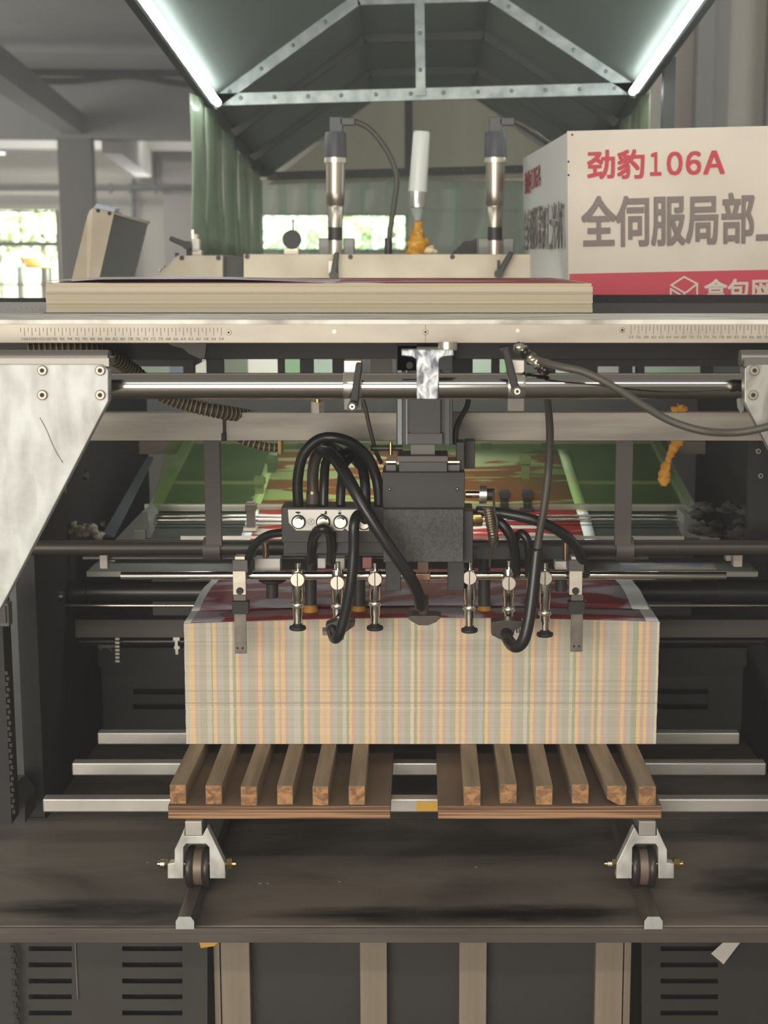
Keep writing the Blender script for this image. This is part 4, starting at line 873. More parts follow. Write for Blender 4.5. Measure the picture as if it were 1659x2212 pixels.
# feet under the hoses
o = thing('suction_nozzle', 'dark angled suction foot with hex nut at the thick hose end, window side', 'suction foot', P(730, 1384, 2.44), 'suction feet under the thick hoses')
MB().poly([(703, 1350), (735, 1338), (752, 1346), (765, 1344), (766, 1352), (744, 1368), (742, 1382), (730, 1384), (722, 1372), (706, 1366)], 2.44, .03).build('foot', mat('foot_dark', (70, 62, 56), .4, .4), o, .001)
m_ = MB(); m_.cyl(P(697, 1364, 2.45), P(714, 1364, 2.45), 10 * M(1364, 2.45), seg=6, smooth=False); m_.build('hex_nut', BRIGHT, o)
o = thing('suction_nozzle', 'dark angled suction foot at the thick hose end, sign side', 'suction foot', P(1092, 1384, 2.44), 'suction feet under the thick hoses')
MB().poly([(1062, 1344), (1090, 1340), (1128, 1342), (1130, 1352), (1112, 1362), (1106, 1386), (1082, 1382), (1062, 1372)], 2.44, .03).build('foot', MATS['foot_dark'], o, .001)
m_ = MB(); m_.cyl(P(1119, 1366, 2.45), P(1119, 1345, 2.45), 4 * M(1364, 2.45), seg=10); m_.build('pin', STEEL, o)
o = thing('presser_foot', 'dark leaf shaped presser foot on a stem at the middle of the pile edge', 'presser foot', P(915, 1350, 2.47))
MB().lathe(P(915, 1290, 2.44), P(915, 1342, 2.46), [(0, 12 * M(1300, 2.45)), (.6, 11 * M(1300, 2.45)), (1, 13 * M(1300, 2.45))], 18).build('stem', mat('stem_worn', (104, 92, 84), .45, .4), o)
a = P(915, 1335, 2.47)
m_ = MB(); m_.poly([(878, 1334), (890, 1330), (944, 1330), (954, 1333), (942, 1344), (925, 1351), (905, 1351), (890, 1343)], 2.44, .035); m_.build('foot', mat('foot_worn', (84, 72, 64), .45, .3), o, .001)
# side gauges
def gauge(x, lab, y0=1210, yb=1412, fl=1):
    o = thing('sheet_gauge', lab, 'gauge', P(x, yb, 2.48), 'sheet gauges hanging in front of the pile')
    Yg = 2.47
    MB().rect(x - 16, y0, x + 17, y0 + 28, Yg - .002, .05).build('clamp', mat('gauge_clamp', (92, 88, 84), .45, .3), o, .0008)
    MB().rect(x - 11, y0 - 8, x + 11, y0 + 2, Yg + .004, .02).build('top_tab', ALU, o, .0006)
    MB().rect(x - 15, y0 + 24, x + 13, y0 + 75, Yg - .006, .012).build('bracket', ALU, o, .0006)
    bolt(x + 1 * fl - 1, y0 + 66, Yg - .006, 7.5, o, BLACK2, INKD, 'screw', .006)
    MB().rect(x - 12, y0 + 75, x + 14, yb, Yg + .006, .004).build('blade', mat('gauge_blade', (126, 118, 108), .45, .4, (98, 91, 82), (40, 40, 25)), o, .0004)
    MB().rect(x - 17, y0 + 90, x + 19, y0 + 117, Yg - .003, .018).build('band', RUBBER2, o, .001)
    h_ = MB()
    for dx in (-5, 6): c = P(x + dx, yb - 12, Yg + .006); h_.cyl(c, c - Vector((0, .0004, 0)), 2.6 * M(1400, Yg), seg=12)
    h_.build('hole', INKD, o)
gauge(518, 'metal sheet gauge with a black band, at the window side end of the pile')
gauge(1245, 'metal sheet gauge with a black band, at the sign side end of the pile', 1210, 1408, -1)
# ================================================================== paper pile
PF = 2.562
def stripe(name, c):
    d = tuple(max(0, v * 0.93) for v in c)
    return mat('pile_' + name, c, 0.8, 0, d, (2.0, 2.0, 520), (0.42, 0.7), detail=4)
PAL = {'y': (228, 200, 156), 'p': (209, 178, 161), 'b': (193, 190, 177), 'o': (189, 182, 162), 'c': (224, 210, 186), 'g': (178, 177, 148), 'e': (206, 197, 179), 'h': (224, 193, 161), 'l': (206, 203, 183)}
KEYS = list(PAL)
Z1 = [(28, 'e'), (90, 'y'), (165, 'p'), (195, 'b'), (230, 'o'), (330, 'e'), (395, 'g'), (415, 'y'), (465, 'p'), (495, 'b'), (560, 'o'), (643, 'c'), (690, 'g'), (735, 'y'), (780, 'p'), (825, 'b'), (900, 'o'), (1000, 'p'), (1040, 'y'), (1090, 'p'), (1130, 'b'), (1190, 'o'), (1265, 'y'), (1310, 'h'), (1330, 'p'), (1355, 'y'), (1410, 'p'), (1450, 'b'), (1530, 'e'), (1620, 'g')]
Z2 = [(0, 'g'), (40, 'y'), (85, 'p'), (130, 'b'), (180, 'o'), (262, 'y'), (305, 'h'), (355, 'y'), (400, 'p'), (440, 'b'), (500, 'o'), (575, 'l'), (625, 'g'), (665, 'y'), (705, 'p'), (760, 'b'), (800, 'o'), (885, 'y'), (935, 'p'), (975, 'y'), (1025, 'p'), (1065, 'b'), (1110, 'o'), (1200, 'b'), (1250, 'g'), (1285, 'y'), (1335, 'p'), (1375, 'b'), (1430, 'o'), (1513, 'c'), (1560, 'g'), (1603, 'y')]
Z3 = [(0, 'y'), (20, 'p'), (65, 'b'), (120, 'o'), (190, 'e'), (240, 'p'), (285, 'y'), (330, 'p'), (375, 'b'), (430, 'o'), (510, 'y'), (555, 'p'), (595, 'y'), (640, 'p'), (690, 'b'), (740, 'o'), (820, 'b'), (885, 'g'), (915, 'y'), (960, 'p'), (1000, 'b'), (1050, 'o'), (1133, 'y'), (1180, 'h'), (1220, 'y'), (1275, 'p'), (1310, 'b'), (1360, 'o'), (1448, 'l'), (1500, 'g'), (1538, 'y'), (1585, 'p'), (1625, 'b')]
Z4 = [(0, 'b'), (30, 'o'), (103, 'y'), (145, 'p'), (190, 'y'), (240, 'p'), (285, 'b'), (325, 'o'), (415, 'l'), (460, 'g'), (503, 'y'), (550, 'p'), (590, 'b'), (640, 'o'), (728, 'h'), (768, 'g'), (815, 'y'), (865, 'p'), (910, 'b'), (960, 'o'), (1080, 'p'), (1130, 'y'), (1180, 'p'), (1225, 'b'), (1275, 'g'), (1353, 'y'), (1405, 'p'), (1450, 'y'), (1495, 'p'), (1545, 'b'), (1600, 'c'), (1636, 'c')]
st = []
for base, zone in ((395, Z1), (650, Z2), (905, Z3), (1165, Z4)):
    lim = {395: 650, 650: 905, 905: 1165, 1165: 1430}[base]
    for x, k_ in zone:
        px = base + x * 260 / 1659
        if px < lim: st.append((px, k_))
st[0] = (399.5, st[0][1]); PXL, PXR = 399.5, 1421.0
pile = thing('paper_pile', 'tall pile of printed sheets with striped edges standing on the wooden pallets', 'paper pile', (0, PF + .2, Zc(1607, PF)))
zb = Zc(1607, PF); PD = 0.40
def ztop(x):   # front edge of the pile, higher in the middle
    t = (x - Xc(PXL, 1345, PF)) / (Xc(PXR, 1345, PF) - Xc(PXL, 1345, PF))
    return Zc(1348 - 11 * math.sin(math.pi * min(1, t * 1.25)) ** 1 if t < .8 else 1340.5 - 0.0 + (t - .8) * 8, PF) if False else Zc(1347 - 10 * math.sin(math.pi * t) - 4 * t, PF)
m_ = MB(); rr = random.Random(8); L = 22
xsL = [Xc(px, 1470, PF) for px, _ in st] + [Xc(PXR, 1470, PF)]
off = [[rr.uniform(-.00035, .00035) for _ in range(L + 1)] for _ in range(1)][0]
for i, (px, k_) in enumerate(st):
    m_.cur = KEYS.index(k_)
    xa_, xb_ = xsL[i], xsL[i + 1]
    for j in range(L):
        t0, t1 = j / L, (j + 1) / L
        def pt(x, t, o_): return Vector((x + off[min(L, max(0, o_))] + (0.0014 * (t - .5)), PF + .0006 * math.sin(9 * t) , zb + (ztop(x) - zb) * t))
        m_.add([pt(xa_, t0, j), pt(xb_, t0, j), pt(xb_, t1, j + 1), pt(xa_, t1, j + 1)], [(0, 1, 2, 3)])
m_.build('striped_front', [stripe(k_, PAL[k_]) for k_ in KEYS], pile)
m_ = MB()
x0, x1 = xsL[0] + .0004, xsL[-1] - .0004; N = 24
tp = [Vector((x0 + (x1 - x0) * i / N, PF + .0015, ztop(x0 + (x1 - x0) * i / N) - .0004)) for i in range(N + 1)]
m_.prism([Vector((x0, PF + .0015, zb)), Vector((x1, PF + .0015, zb))] + tp[::-1], (0, PD, 0)); m_.build('sheets', mat('pile_side', (214, 206, 190), .8, 0, (196, 186, 168), (2, 2, 420), (.4, .7)), pile)
for py, c_ in ((1493, (172, 165, 147)), (1519, (168, 161, 143)), (1532, (220, 211, 192))):
    q = MB(); q.rect(PXL + 1, py - .7, PXR - 1, py + .7, PF - .0012, .0014); q.build('divider_sheet', mat('divider_%d' % py, c_, .8), pile)
PTOP = mat('pile_print', (122, 38, 42), 0.4, 0, (152, 140, 146), (4.2, 10, 4), (0.5, 0.56), detail=4, dist=1.3)
MARG = mat('pile_margin', (204, 204, 200), 0.5)
def topsheet(name, xa_, xb_, y0, y1, zo, m, curl=0.0, par=None):
    q = MB(); A, B = 24, 12; g = []
    for k_ in range(B + 1):
        t = k_ / B; row = []
        for i in range(A + 1):
            x = xa_ + (xb_ - xa_) * i / A; y = y0 + (y1 - y0) * t; u_ = (x - x0) / (x1 - x0)
            row.append((x, y, ztop(x) + zo + curl * math.sin(math.pi * min(1, t * 1.3)) * .8 - .0018 * (1 - math.cos(2 * math.pi * u_ * 2.0)) * -t))
        g.append(row)
    for k_ in range(B):
        for i in range(A): q.add([g[k_][i], g[k_][i + 1], g[k_ + 1][i + 1], g[k_ + 1][i]], [(0, 1, 2, 3)], True)
    o = q.build(name, m, par or pile, weld=True); md = o.modifiers.new('t', 'SOLIDIFY'); md.thickness = .0006; md.offset = 1; return o
topsheet('top_print', x0 + .012, x1 - .022, PF + .004, PF + PD, .0004, PTOP)
topsheet('top_margin', x0, x0 + .012, PF + .002, PF + PD, .0004, MARG); topsheet('top_margin', x1 - .022, x1, PF + .002, PF + PD, .0004, MARG)
ls = thing('loose_sheet', 'uppermost printed sheet lifting off the pile behind the suckers', 'paper sheet', ((x0 + x1) / 2, PF + .2, ztop(0) + .006))
xs0, xs1 = x0 + .002, x1 - .006
topsheet('print', xs0 + .014, xs1 - .03, PF + .078, PF + PD - .01, .004, mat('loose_print', (132, 44, 50), .4, 0, (160, 150, 158), (4.2, 9, 4), (.47, .55), detail=4, dist=1.6), .010, ls)
topsheet('margin', xs0, xs0 + .014, PF + .076, PF + PD - .01, .004, MARG, .010, ls); topsheet('margin', xs1 - .03, xs1, PF + .074, PF + PD - .01, .004, MARG, .010, ls)

# ================================================================== wooden pallets
WTOP = mat('weathered_wood', (166, 146, 120), 0.8, 0, (124, 106, 84), (50, 4, 50), (0.3, 0.7), detail=6)
WEND = mat('cut_end_grain', (182, 136, 92), 0.85, 0, (120, 88, 60), (70, 70, 90), (0.35, 0.65), detail=5, dist=1.0)
PLYF = mat('plywood_edge', (172, 132, 96), 0.8, 0, (96, 68, 48), (3, 3, 300), (0.42, 0.58), detail=3)
PLYT = mat('plywood_face', (126, 104, 83), 0.75, 0, (94, 76, 60), (5, 4, 5), (0.35, 0.7), detail=6)
PY = 2.345; zslat = zb - .0002; zbt = Zc(1741, PY); zbb = Zc(1769, PY); PYB = 2.96
def pallet(x0_, x1_, slats, lab, wonky=None):
    o = thing('pallet', lab, 'pallet', (Xc((x0_ + x1_) / 2, 1750, PY), 2.6, zbb), 'half pallets under the pile')
    xa_, xb_ = Xc(x0_, 1755, PY), Xc(x1_, 1755, PY)
    q = MB(); q.slot(1); q.bx(xa_, xb_, PY + .0006, PYB, zbb, zbt - .0002); q.slot(0); q.bx(xa_ + .0003, xb_ - .0003, PY - .0004, PY + .0008, zbb + .0003, zbt - .0004); q.build('board', [PLYF, PLYT], o, .0006)
    rr_ = random.Random(int(x0_))
    for i, (a, b_) in enumerate(slats):
        yo = PY + rr_.uniform(.001, .012); xa2, xb2 = Xc(a, 1725, PY), Xc(b_, 1725, PY)
        q = MB(); sk = rr_.uniform(-.006, .006)
        if wonky == i:
            sk = -.022; pf = [(xa2 - .002, yo, zslat), (xb2 + .001, yo, zslat), (xb2, yo, zbt), (xb2 - .012, yo, zbt), (xa2 - .002, yo, zbt + .010)]
        else: pf = [(xa2, yo, zslat - .0004), (xb2, yo, zslat - .0004), (xb2, yo, zbt), (xa2, yo, zbt)]
        q.slot(0); q.prism(pf, (sk, PYB - yo - .02, 0)); q.slot(1)
        n = len(pf); cx = sum(p[0] for p in pf) / n; cz = sum(p[2] for p in pf) / n
        q.prism([(cx + (p[0] - cx) * .97, yo - .0006, cz + (p[2] - cz) * .97) for p in pf], (0, .0008, 0))
        q.build('slat', [WTOP, WEND], o, .0009)
    return o
pallet(363, 843, [(365, 400), (443, 478), (520, 555), (598, 632), (675, 709), (753, 788)], 'half pallet of slatted wood under the pile, window side of the gap')
pallet(946, 1429, [(1002, 1038), (1081, 1117), (1158, 1194), (1237, 1273), (1315, 1353), (1380, 1417)], 'half pallet of slatted wood with one crooked split slat, sign side of the gap', 4)

# ================================================================== fork frame, rollers, guide rails
zft = zbb - .0003; TUB = mat('square_tube', (208, 204, 195), 0.28, .65, (166, 162, 154), (7, 7, 7), (.35, .7), detail=6, rough2=.4)
ff = thing('fork_frame', 'bright square tube fork frame with three cross bars under the pallets', 'fork frame', (0, 2.6, zft - .0228))
for yy, pl_, pr_, pym in ((2.436, 92, 1732, 1738), (2.619, 155, 1655, 1655), (2.794, 210, 1598, 1586)):
    q = MB(); q.bx(Xc(pl_, pym, yy), Xc(pr_, pym, yy), yy, yy + .024, zft - .0228, zft); q.build('cross_bar', TUB, ff, .0022)
XA = Xc(418, 1790, PY - .01); XB = Xc(1398.5, 1790, PY - .01)
for x in (XA, XB):
    q = MB(); q.bx(x - .0135, x + .0135, PY - .010, 2.95, zft - .0246, zft - .0004); q.build('arm', TUB, ff, .001)
q = MB(); q.rect(900, 1731, 946, 1752, 2.4352, .0006); solo('yellow_tape', 'scrap of yellow tape stuck on the front cross bar between the pallets', 'tape', q, mat('yellow_tape_film', (206, 160, 62), .6))
YK = [(399, 1788), (384, 1822), (377, 1836), (377, 1864), (362, 1866), (362, 1898), (396, 1898), (396, 1831), (402, 1823), (445, 1823), (452, 1831), (453, 1898), (487, 1898), (486, 1866), (449, 1789), (446, 1789), (437, 1806), (399, 1806)]
YOKEM = mat('yoke_cast', (214, 212, 204), .4, .35, (164, 162, 156), (30, 30, 22), (.36, .7), detail=7)
ZPL = Zc(2004, 2.243)     # platform surface
RT = ZPL + .0205          # guide rail top
WR = .030
def yoke(mir, Yf, lab, front=True):
    fx = (lambda x: 1818 - x) if mir else (lambda x: x)
    c0 = fx(424.5); Xcn = Xc(c0, 1860, 2.335); s_ = 1
    o = thing('roller_yoke', lab, 'roller yoke', (Xcn, Yf + .03, RT), 'roller yokes under the fork frame')
    base = [P(fx(x), y, 2.335) for x, y in YK]
    pts = [Vector((p.x, Yf, p.z)) for p in base]
    q = MB(); q.prism(pts, (0, .018, 0)); q.build('casting', YOKEM, o, .0012)
    q = MB(); q.bx(Xcn - .020, Xcn + .020, Yf + .0185, Yf + .06, P(424, 1834, 2.335).z, P(424, 1812, 2.335).z); q.build('rear_web', mat('yoke_inside', (96, 92, 86), .4, .5), o)
    zc = RT + WR; yc = Yf + .030
    q = MB(); q.lathe((Xcn - .019, yc, zc), (Xcn + .019, yc, zc), [(0, WR + .003), (.06, WR + .0045), (.26, WR + .0045), (.33, WR), (.67, WR), (.74, WR + .0045), (.94, WR + .0045), (1, WR + .003)], 40)
    q.build('roller', mat('roller_dark', (52, 46, 42), .35, .3), o)
    q = MB(); q.lathe((Xcn - .0065, yc, zc), (Xcn + .0065, yc, zc), [(0, WR + .0003), (1, WR + .0003)], 40); q.build('roller_band', mat('roller_worn', (120, 104, 90), .45, .3), o)
    b0 = base[4]; zb_ = P(424, 1872, 2.335).z
    xs_ = sorted((base[4].x, base[12].x)); q = MB(); q.cyl((xs_[0] - .018, Yf + .012, zb_), (xs_[1] + .016, Yf + .012, zb_), .0042, seg=14); q.build('axle', BRASS, o)
    for xx, dx in ((xs_[0] - .006, .006), (xs_[1] + .001, .009)):
        q = MB(); q.cyl((xx, Yf + .012, zb_), (xx + dx, Yf + .012, zb_), .0095, seg=6, smooth=False); q.build('nut', BRASS, o)
    q = MB(); q.cyl((xs_[0] - .013, Yf + .012, zb_), (xs_[0] - .0062, Yf + .012, zb_), .0075, seg=16); q.build('washer', STEEL, o)
    return o
yoke(False, 2.335, 'bright cast roller yoke at the front of the fork frame, window side')
yoke(True, 2.335, 'bright cast roller yoke at the front of the fork frame, sign side')
yoke(False, 2.86, 'cast roller yoke deep in the shade behind the front one, window side')
yoke(True, 2.86, 'cast roller yoke deep in the shade behind the front one, sign side')
for x, lab in ((Xc(399, 1990, 2.236), 'steel guide rail on the platform under the window side yoke'), (Xc(1412, 1990, 2.236), 'steel guide rail on the platform under the sign side yoke')):
    o = thing('guide_rail', lab, 'rail', (x, 2.6, ZPL), 'guide rails on the platform')
    q = MB(); w_ = .0142; pr = [(-w_, 0), (w_, 0), (w_, .013), (w_ - .005, .0205), (-w_ + .005, .0205), (-w_, .013)]
    q.prism([(x + a, 2.238, ZPL + b_) for a, b_ in pr], (0, .75, 0)); q.build('bar', mat('rail_worn', (112, 102, 90), .42, .5, (92, 84, 74), (20, 5, 20)), o, .0006)
    q = MB(); q.prism([(x + a * 1.0, 2.2372, ZPL + b_ * .995 + .0001) for a, b_ in pr], (0, .001, 0)); q.build('cut_end', ZINC, o)

# ================================================================== platform and cabinet below it
pf_ = thing('platform_plate', 'large oily dark steel platform under the fork frame', 'platform', (0, 2.7, ZPL - .02))
q = MB(); q.bx(-.94, .94, 2.250, 2.715, ZPL - .012, ZPL); q.bx(-.695, .695, 2.715, 3.24, ZPL - .012, ZPL); q.build('top_plate', PLATE, pf_, .001)
LIP = mat('platform_lip', (90, 80, 70), .5, 0, (58, 52, 47), (4, 10, 40), (.35, .7), detail=6)
zl = Zc(2018, 2.246); q = MB(); q.prism([(-.94, 2.252, ZPL - .0008), (-.94, 2.246, ZPL - .003), (-.94, 2.246, zl), (-.94, 2.262, zl), (-.94, 2.262, ZPL - .0008)], (1.88, 0, 0)); q.build('lip', LIP, pf_, .0006)
q = MB(); q.bx(-.94, .94, 2.2475, 2.36, Zc(2037, 2.247), zl - .0006); q.build('front_band', mat('platform_band', (82, 74, 66), .55, 0, (70, 63, 57), (5, 5, 30)), pf_, .0006)
SCUFF = mat('scuff', (176, 168, 156), .7)
q = MB()
for px, py, wd in ((562, 1908, 7), (578, 1908, 5), (733, 1905, 4), (318, 1863, 4), (1028, 1873, 4)):
    a = P(px, py, 2.3); t_ = (ZPL - H) / (a.z - H); c = Vector((a.x * t_, 2.3 * t_, ZPL)); q.bx(c.x - wd * .00035, c.x + wd * .00035, c.y - .001, c.y + .001, ZPL, ZPL + .0004)
q.build('scratch', SCUFF, pf_)
OIL = bpy.data.materials.new('oil_stain'); OIL.use_nodes = True; n_ = OIL.node_tree.nodes; l_ = OIL.node_tree.links; b_ = n_['Principled BSDF']
b_.inputs['Base Color'].default_value = lin((26, 24, 22)); b_.inputs['Roughness'].default_value = .35
tc_ = n_.new('ShaderNodeTexCoord'); mp_ = n_.new('ShaderNodeMapping'); mp_.inputs['Location'].default_value = (-1, -1, -.5); mp_.inputs['Scale'].default_value = (2, 2, 1)
gr_ = n_.new('ShaderNodeTexGradient'); gr_.gradient_type = 'SPHERICAL'; nz_ = n_.new('ShaderNodeTexNoise'); nz_.inputs['Scale'].default_value = 5; nz_.inputs['Detail'].default_value = 6
mu_ = n_.new('ShaderNodeMath'); mu_.operation = 'MULTIPLY'; rp_ = n_.new('ShaderNodeMapRange'); rp_.inputs[1].default_value = .05; rp_.inputs[2].default_value = .42; rp_.inputs[4].default_value = .85
tr_ = n_.new('ShaderNodeBsdfTransparent'); mx_ = n_.new('ShaderNodeMixShader')
l_.new(tc_.outputs['Generated'], mp_.inputs[0]); l_.new(mp_.outputs[0], gr_.inputs[0]); l_.new(tc_.outputs['Generated'], nz_.inputs[0]); l_.new(gr_.outputs['Fac'], mu_.inputs[0]); l_.new(nz_.outputs['Fac'], mu_.inputs[1]); l_.new(mu_.outputs[0], rp_.inputs[0]); l_.new(rp_.outputs[0], mx_.inputs[0]); l_.new(tr_.outputs[0], mx_.inputs[1]); l_.new(b_.outputs[0], mx_.inputs[2]); l_.new(mx_.outputs[0], n_['Material Output'].inputs['Surface'])
for (cx_, cy_, wx_, wy_) in ((-.02, 2.285, .30, .045), (.19, 2.29, .20, .05), (-.53, 2.31, .22, .05), (.60, 2.40, .22, .10)):
    z_ = ZPL + .0003; MB().add([(cx_ - wx_, max(2.2505, cy_ - wy_), z_), (cx_ + wx_, max(2.2505, cy_ - wy_), z_), (cx_ + wx_, cy_ + wy_, z_), (cx_ - wx_, cy_ + wy_, z_)], [(0, 1, 2, 3)]).build('oil_stain', OIL, pf_)
CBM = mat('cabinet_panel', (50, 47, 44), .5, 0, (42, 39, 37), (4, 4, 4)); POSTM = mat('post_extrusion', (142, 129, 111), .5, .15, (128, 116, 99), (60, 60, 2))
LY = 2.40
for x0_, x1_, lab, ex in ((478, 540, 'wide aluminium post with a narrow side strip below the platform, window side', (462, 475)), (778, 836, 'aluminium post below the platform, just on the window side of the pallet gap', None), (992, 1051, 'aluminium post below the platform, just on the sign side of the pallet gap', None), (1286, 1345, 'wide aluminium post with a narrow side strip below the platform, sign side', (1348, 1363))):
    o = thing('cabinet_post', lab, 'post', (Xc((x0_ + x1_) / 2, 2100, LY), LY, 0), 'posts below the platform')
    X0, X1 = Xc(x0_, 2120, LY), Xc(x1_, 2120, LY); zt_ = Zc(2037, 2.247) + .004
    MB().bx(X0, X1, LY, LY + .04, 0.0, zt_).build('extrusion', POSTM, o, .001)
    if ex: MB().bx(Xc(ex[0], 2120, LY), Xc(ex[1], 2120, LY), LY + .004, LY + .03, 0.0, zt_).build('side_strip', POSTM, o, .0008)
for x0_, x1_, lab in ((538, 780, 'dark cabinet panel below the platform between the first two posts'), (834, 994, 'dark cabinet panel below the platform under the pallet gap'), (1049, 1288, 'dark cabinet panel below the platform between the last two posts')):
    solo('cabinet_infill', lab, 'panel', MB().bx(Xc(x0_, 2120, LY), Xc(x1_, 2120, LY), LY + .022, LY + .03, .02, Zc(2030, LY)), CBM, 'dark panels below the platform')
def sl(x0_, x1_): return [(x0_, y - 5, x1_, y + 5.5) for y in (2049, 2084, 2119, 2153, 2188, 2223, 2258, 2293)]
LVM = mat('louvre_panel_paint', (58, 55, 50), .5, 0, (49, 46, 42), (5, 5, 5))
louvre('louvred_cover', 'dark louvred panel below the platform on the window side', 38, 2025, 448, 2600, 2.38, sl(264, 394) + sl(62, 155), LVM, BACKB, .03)
louvre('louvred_cover', 'dark louvred panel below the platform on the sign side', 1386, 2025, 1780, 2600, 2.38, sl(1427, 1551), mat('louvre_panel_shaded', (40, 38, 35), .5), BACKB, .03)  # sign side panel coloured darker for the weaker light there
q = MB()
for i in range(16): q.bx(Xc(24, 2100, 2.36) + (i % 2) * .003, Xc(32, 2100, 2.36) + (i % 2) * .003, 2.36, 2.366, Zc(2050 + i * 12 + 7, 2.36), Zc(2046 + i * 12, 2.36))
solo('lift_chain', 'dark lift chain running down below the platform, window side', 'chain', q, MATS['chain_steel'])
q = MB(); q.tube([P(162, 2036, 2.376), P(165, 2100, 2.376), P(168, 2160, 2.376)], .0008, 6, 4); solo('thin_wire', 'thin pale wire hanging in front of the louvred panel', 'wire', q, mat('pale_wire', (140, 130, 116), .5))
q = MB(); q.poly([(1562, 2036), (1599, 2036), (1563, 2083), (1536, 2060)], 2.35, .0008); solo('plastic_scrap', 'pale perforated plastic strip hanging from the platform edge', 'plastic strip', q, mat('pale_strip', (186, 180, 170), .6))
q = MB(); q.poly([(430, 2034), (474, 2034), (462, 2044), (434, 2048)], 2.35, .001); solo('yellow_tape', 'bit of yellow tape sticking out below the platform edge', 'tape', q, MATS['yellow_tape_film'])

# ================================================================== units on the deck behind the feed board
UY = 3.9; uz = DECK
BEM = CREAM
beam = thing('coater_beam', 'cream cast beam of the coating unit behind the paper stack', 'machine beam', (0, UY + .1, uz))
zt_ = Zc(550, UY)
def bpoly(nm, pts, Yf=UY, d=.24, m=BEM): 
    q = MB(); q.poly(pts, Yf, d); return q.build(nm, m, beam, .0015)
zpx = 700
bpoly('cover', [(383, 552), (481, 552), (481, zpx), (250, zpx), (340, 597)])
bpoly('cover', [(526, 549), (727, 549), (727, zpx), (526, zpx)]); bpoly('cover', [(730, 549), (1320, 549), (1320, zpx), (730, zpx)])
bpoly('gap_plate', [(481, 553), (526, 553), (526, zpx), (481, zpx)], UY + .03, .2, DARK)
bpoly('small_plate', [(708, 562), (720, 562), (720, 592), (708, 592)], UY - .003, .004, mat('small_plate_steel', (190, 182, 168), .4, .5))
for px, py in ((393, 557), (472, 557), (534, 554), (757, 555), (977, 555), (1100, 556)): bolt(px, py, UY, 5, beam, BLACK2, BLACK, 'bolt', .004)
# tall sensors
def sensor(px, lab, cap):
    o = thing('tube_sensor', lab, 'sensor', P(px, 548, UY + .08), 'tall steel tube units on the coating beam')
    Ys = UY + .08; m = M(400, Ys); zt0 = zt_
    base = P(px, 547, Ys); base.z = zt_
    for dx in (-36, 18): q = MB(); q.bx(base.x + dx * m, base.x + (dx + 24) * m, Ys + .0, Ys + .04, zt0 - .0005, Zc(514, Ys)); q.build('foot_block', mat('foot_grey', (130, 130, 126), .5, .3), o, .003)
    q = MB(); q.cyl(base + Vector((0, 0, 0)), P(px, 518, Ys), 15.5 * m, seg=26); q.build('lower_ring', BRIGHT, o)
    q = MB(); q.cyl(P(px, 519, Ys), P(px, 490, Ys), 16 * m, seg=26); q.build('black_collar', BLACK, o)
    q = MB(); q.lathe(P(px, 491, Ys), P(px + 1, 350, Ys), [(0, 16.5 * m), (.30, 17.5 * m), (.31, 16.5 * m), (.335, 16.5 * m), (.345, 19 * m), (.55, 20 * m), (1, 21 * m)], 32); q.build('tube', mat('sensor_tube', (188, 180, 164), .34, 1.0), o)
    q = MB(); q.cyl(P(px + 1, 352, Ys), P(px + 1, 341, Ys), 25 * m, seg=32); q.build('flange', BRIGHT, o)
    q = MB(); q.lathe(P(px + 1, 341, Ys), P(px + 1, 286, Ys), [(0, 24 * m), (.95, 22.5 * m), (1, 21.5 * m)], 30); q.build('cap', mat('cap_dark', (66, 66, 70), .45), o)
    q = MB(); q.rect(px - 12, 252, px + 16, 287, Ys - .012, .03); q.rect(px + 10, 254, px + 42, 270, Ys - .012, .026); q.build('plug', mat('plug_dark', (84, 84, 84), .5), o, .002)
    return o
sensor(724, 'tall steel tube unit with dark cap and arching cable, in front of the clear curtain', 0)
sensor(1069, 'tall steel tube unit with dark cap, standing beside the sign box', 1)
Ys = UY + .08
q = MB(); q.tube([P(766, 262, Ys), P(795, 276, Ys), (P(822, 305, Ys)), P(846, 345, Ys), P(857, 385, Ys), P(853, 430, Ys), P(844, 490, Ys), P(840, 520, Ys), P(839, 532, Ys)], 6 * M(400, Ys), 12, 8)
o = thing('sensor_cable', 'dark cable arching from the tube unit down to a black connector', 'cable', P(839, 548, Ys)); q.build('cable', CABLE, o)
b_ = P(839, 548, Ys); b_.z = zt_; q = MB(); q.cyl(b_, P(839, 514, Ys), 8.5 * M(530, Ys), seg=14); q.build('connector', BLACK, o)
q = MB(); q.tube([P(1110, 262, Ys), P(1130, 270, Ys), P(1160, 290, Ys), P(1200, 320, Ys + .1), P(1260, 360, Ys + .3), P(1300, 420, Ys + .5)], 5 * M(300, Ys), 10, 6)
solo('sensor_cable', 'dark cable running from the tube unit away behind the sign box', 'cable', q, CABLE)
# dial knob with pin
o = thing('dial_knob', 'round black knob with an upright pin on the coating beam', 'knob', P(632, 547, UY + .06))
c = P(632, 517, UY + .05); r = 20.5 * M(517, UY); q = MB(); q.lathe(c + Vector((-.006, .03, 0)), c - Vector((0, .012, 0)), [(0, r * .96), (.6, r), (.9, r), (1, r * .93)], 30); q.build('disc', BLACK, o)
q = MB(); q.cyl(P(633, 500, UY + .06), P(633, 472, UY + .06), 1.8 * M(500, UY), seg=8); q.ball(P(633, 478, UY + .06), 3 * M(500, UY), 8, 6); q.build('pin', DARK2, o)
bb = P(630, 548, UY + .06); q = MB(); q.bx(bb.x - .018, bb.x + .018, bb.y - .01, bb.y + .03, zt_ - .0002, Zc(538, UY + .06)); q.build('base', ALU, o)
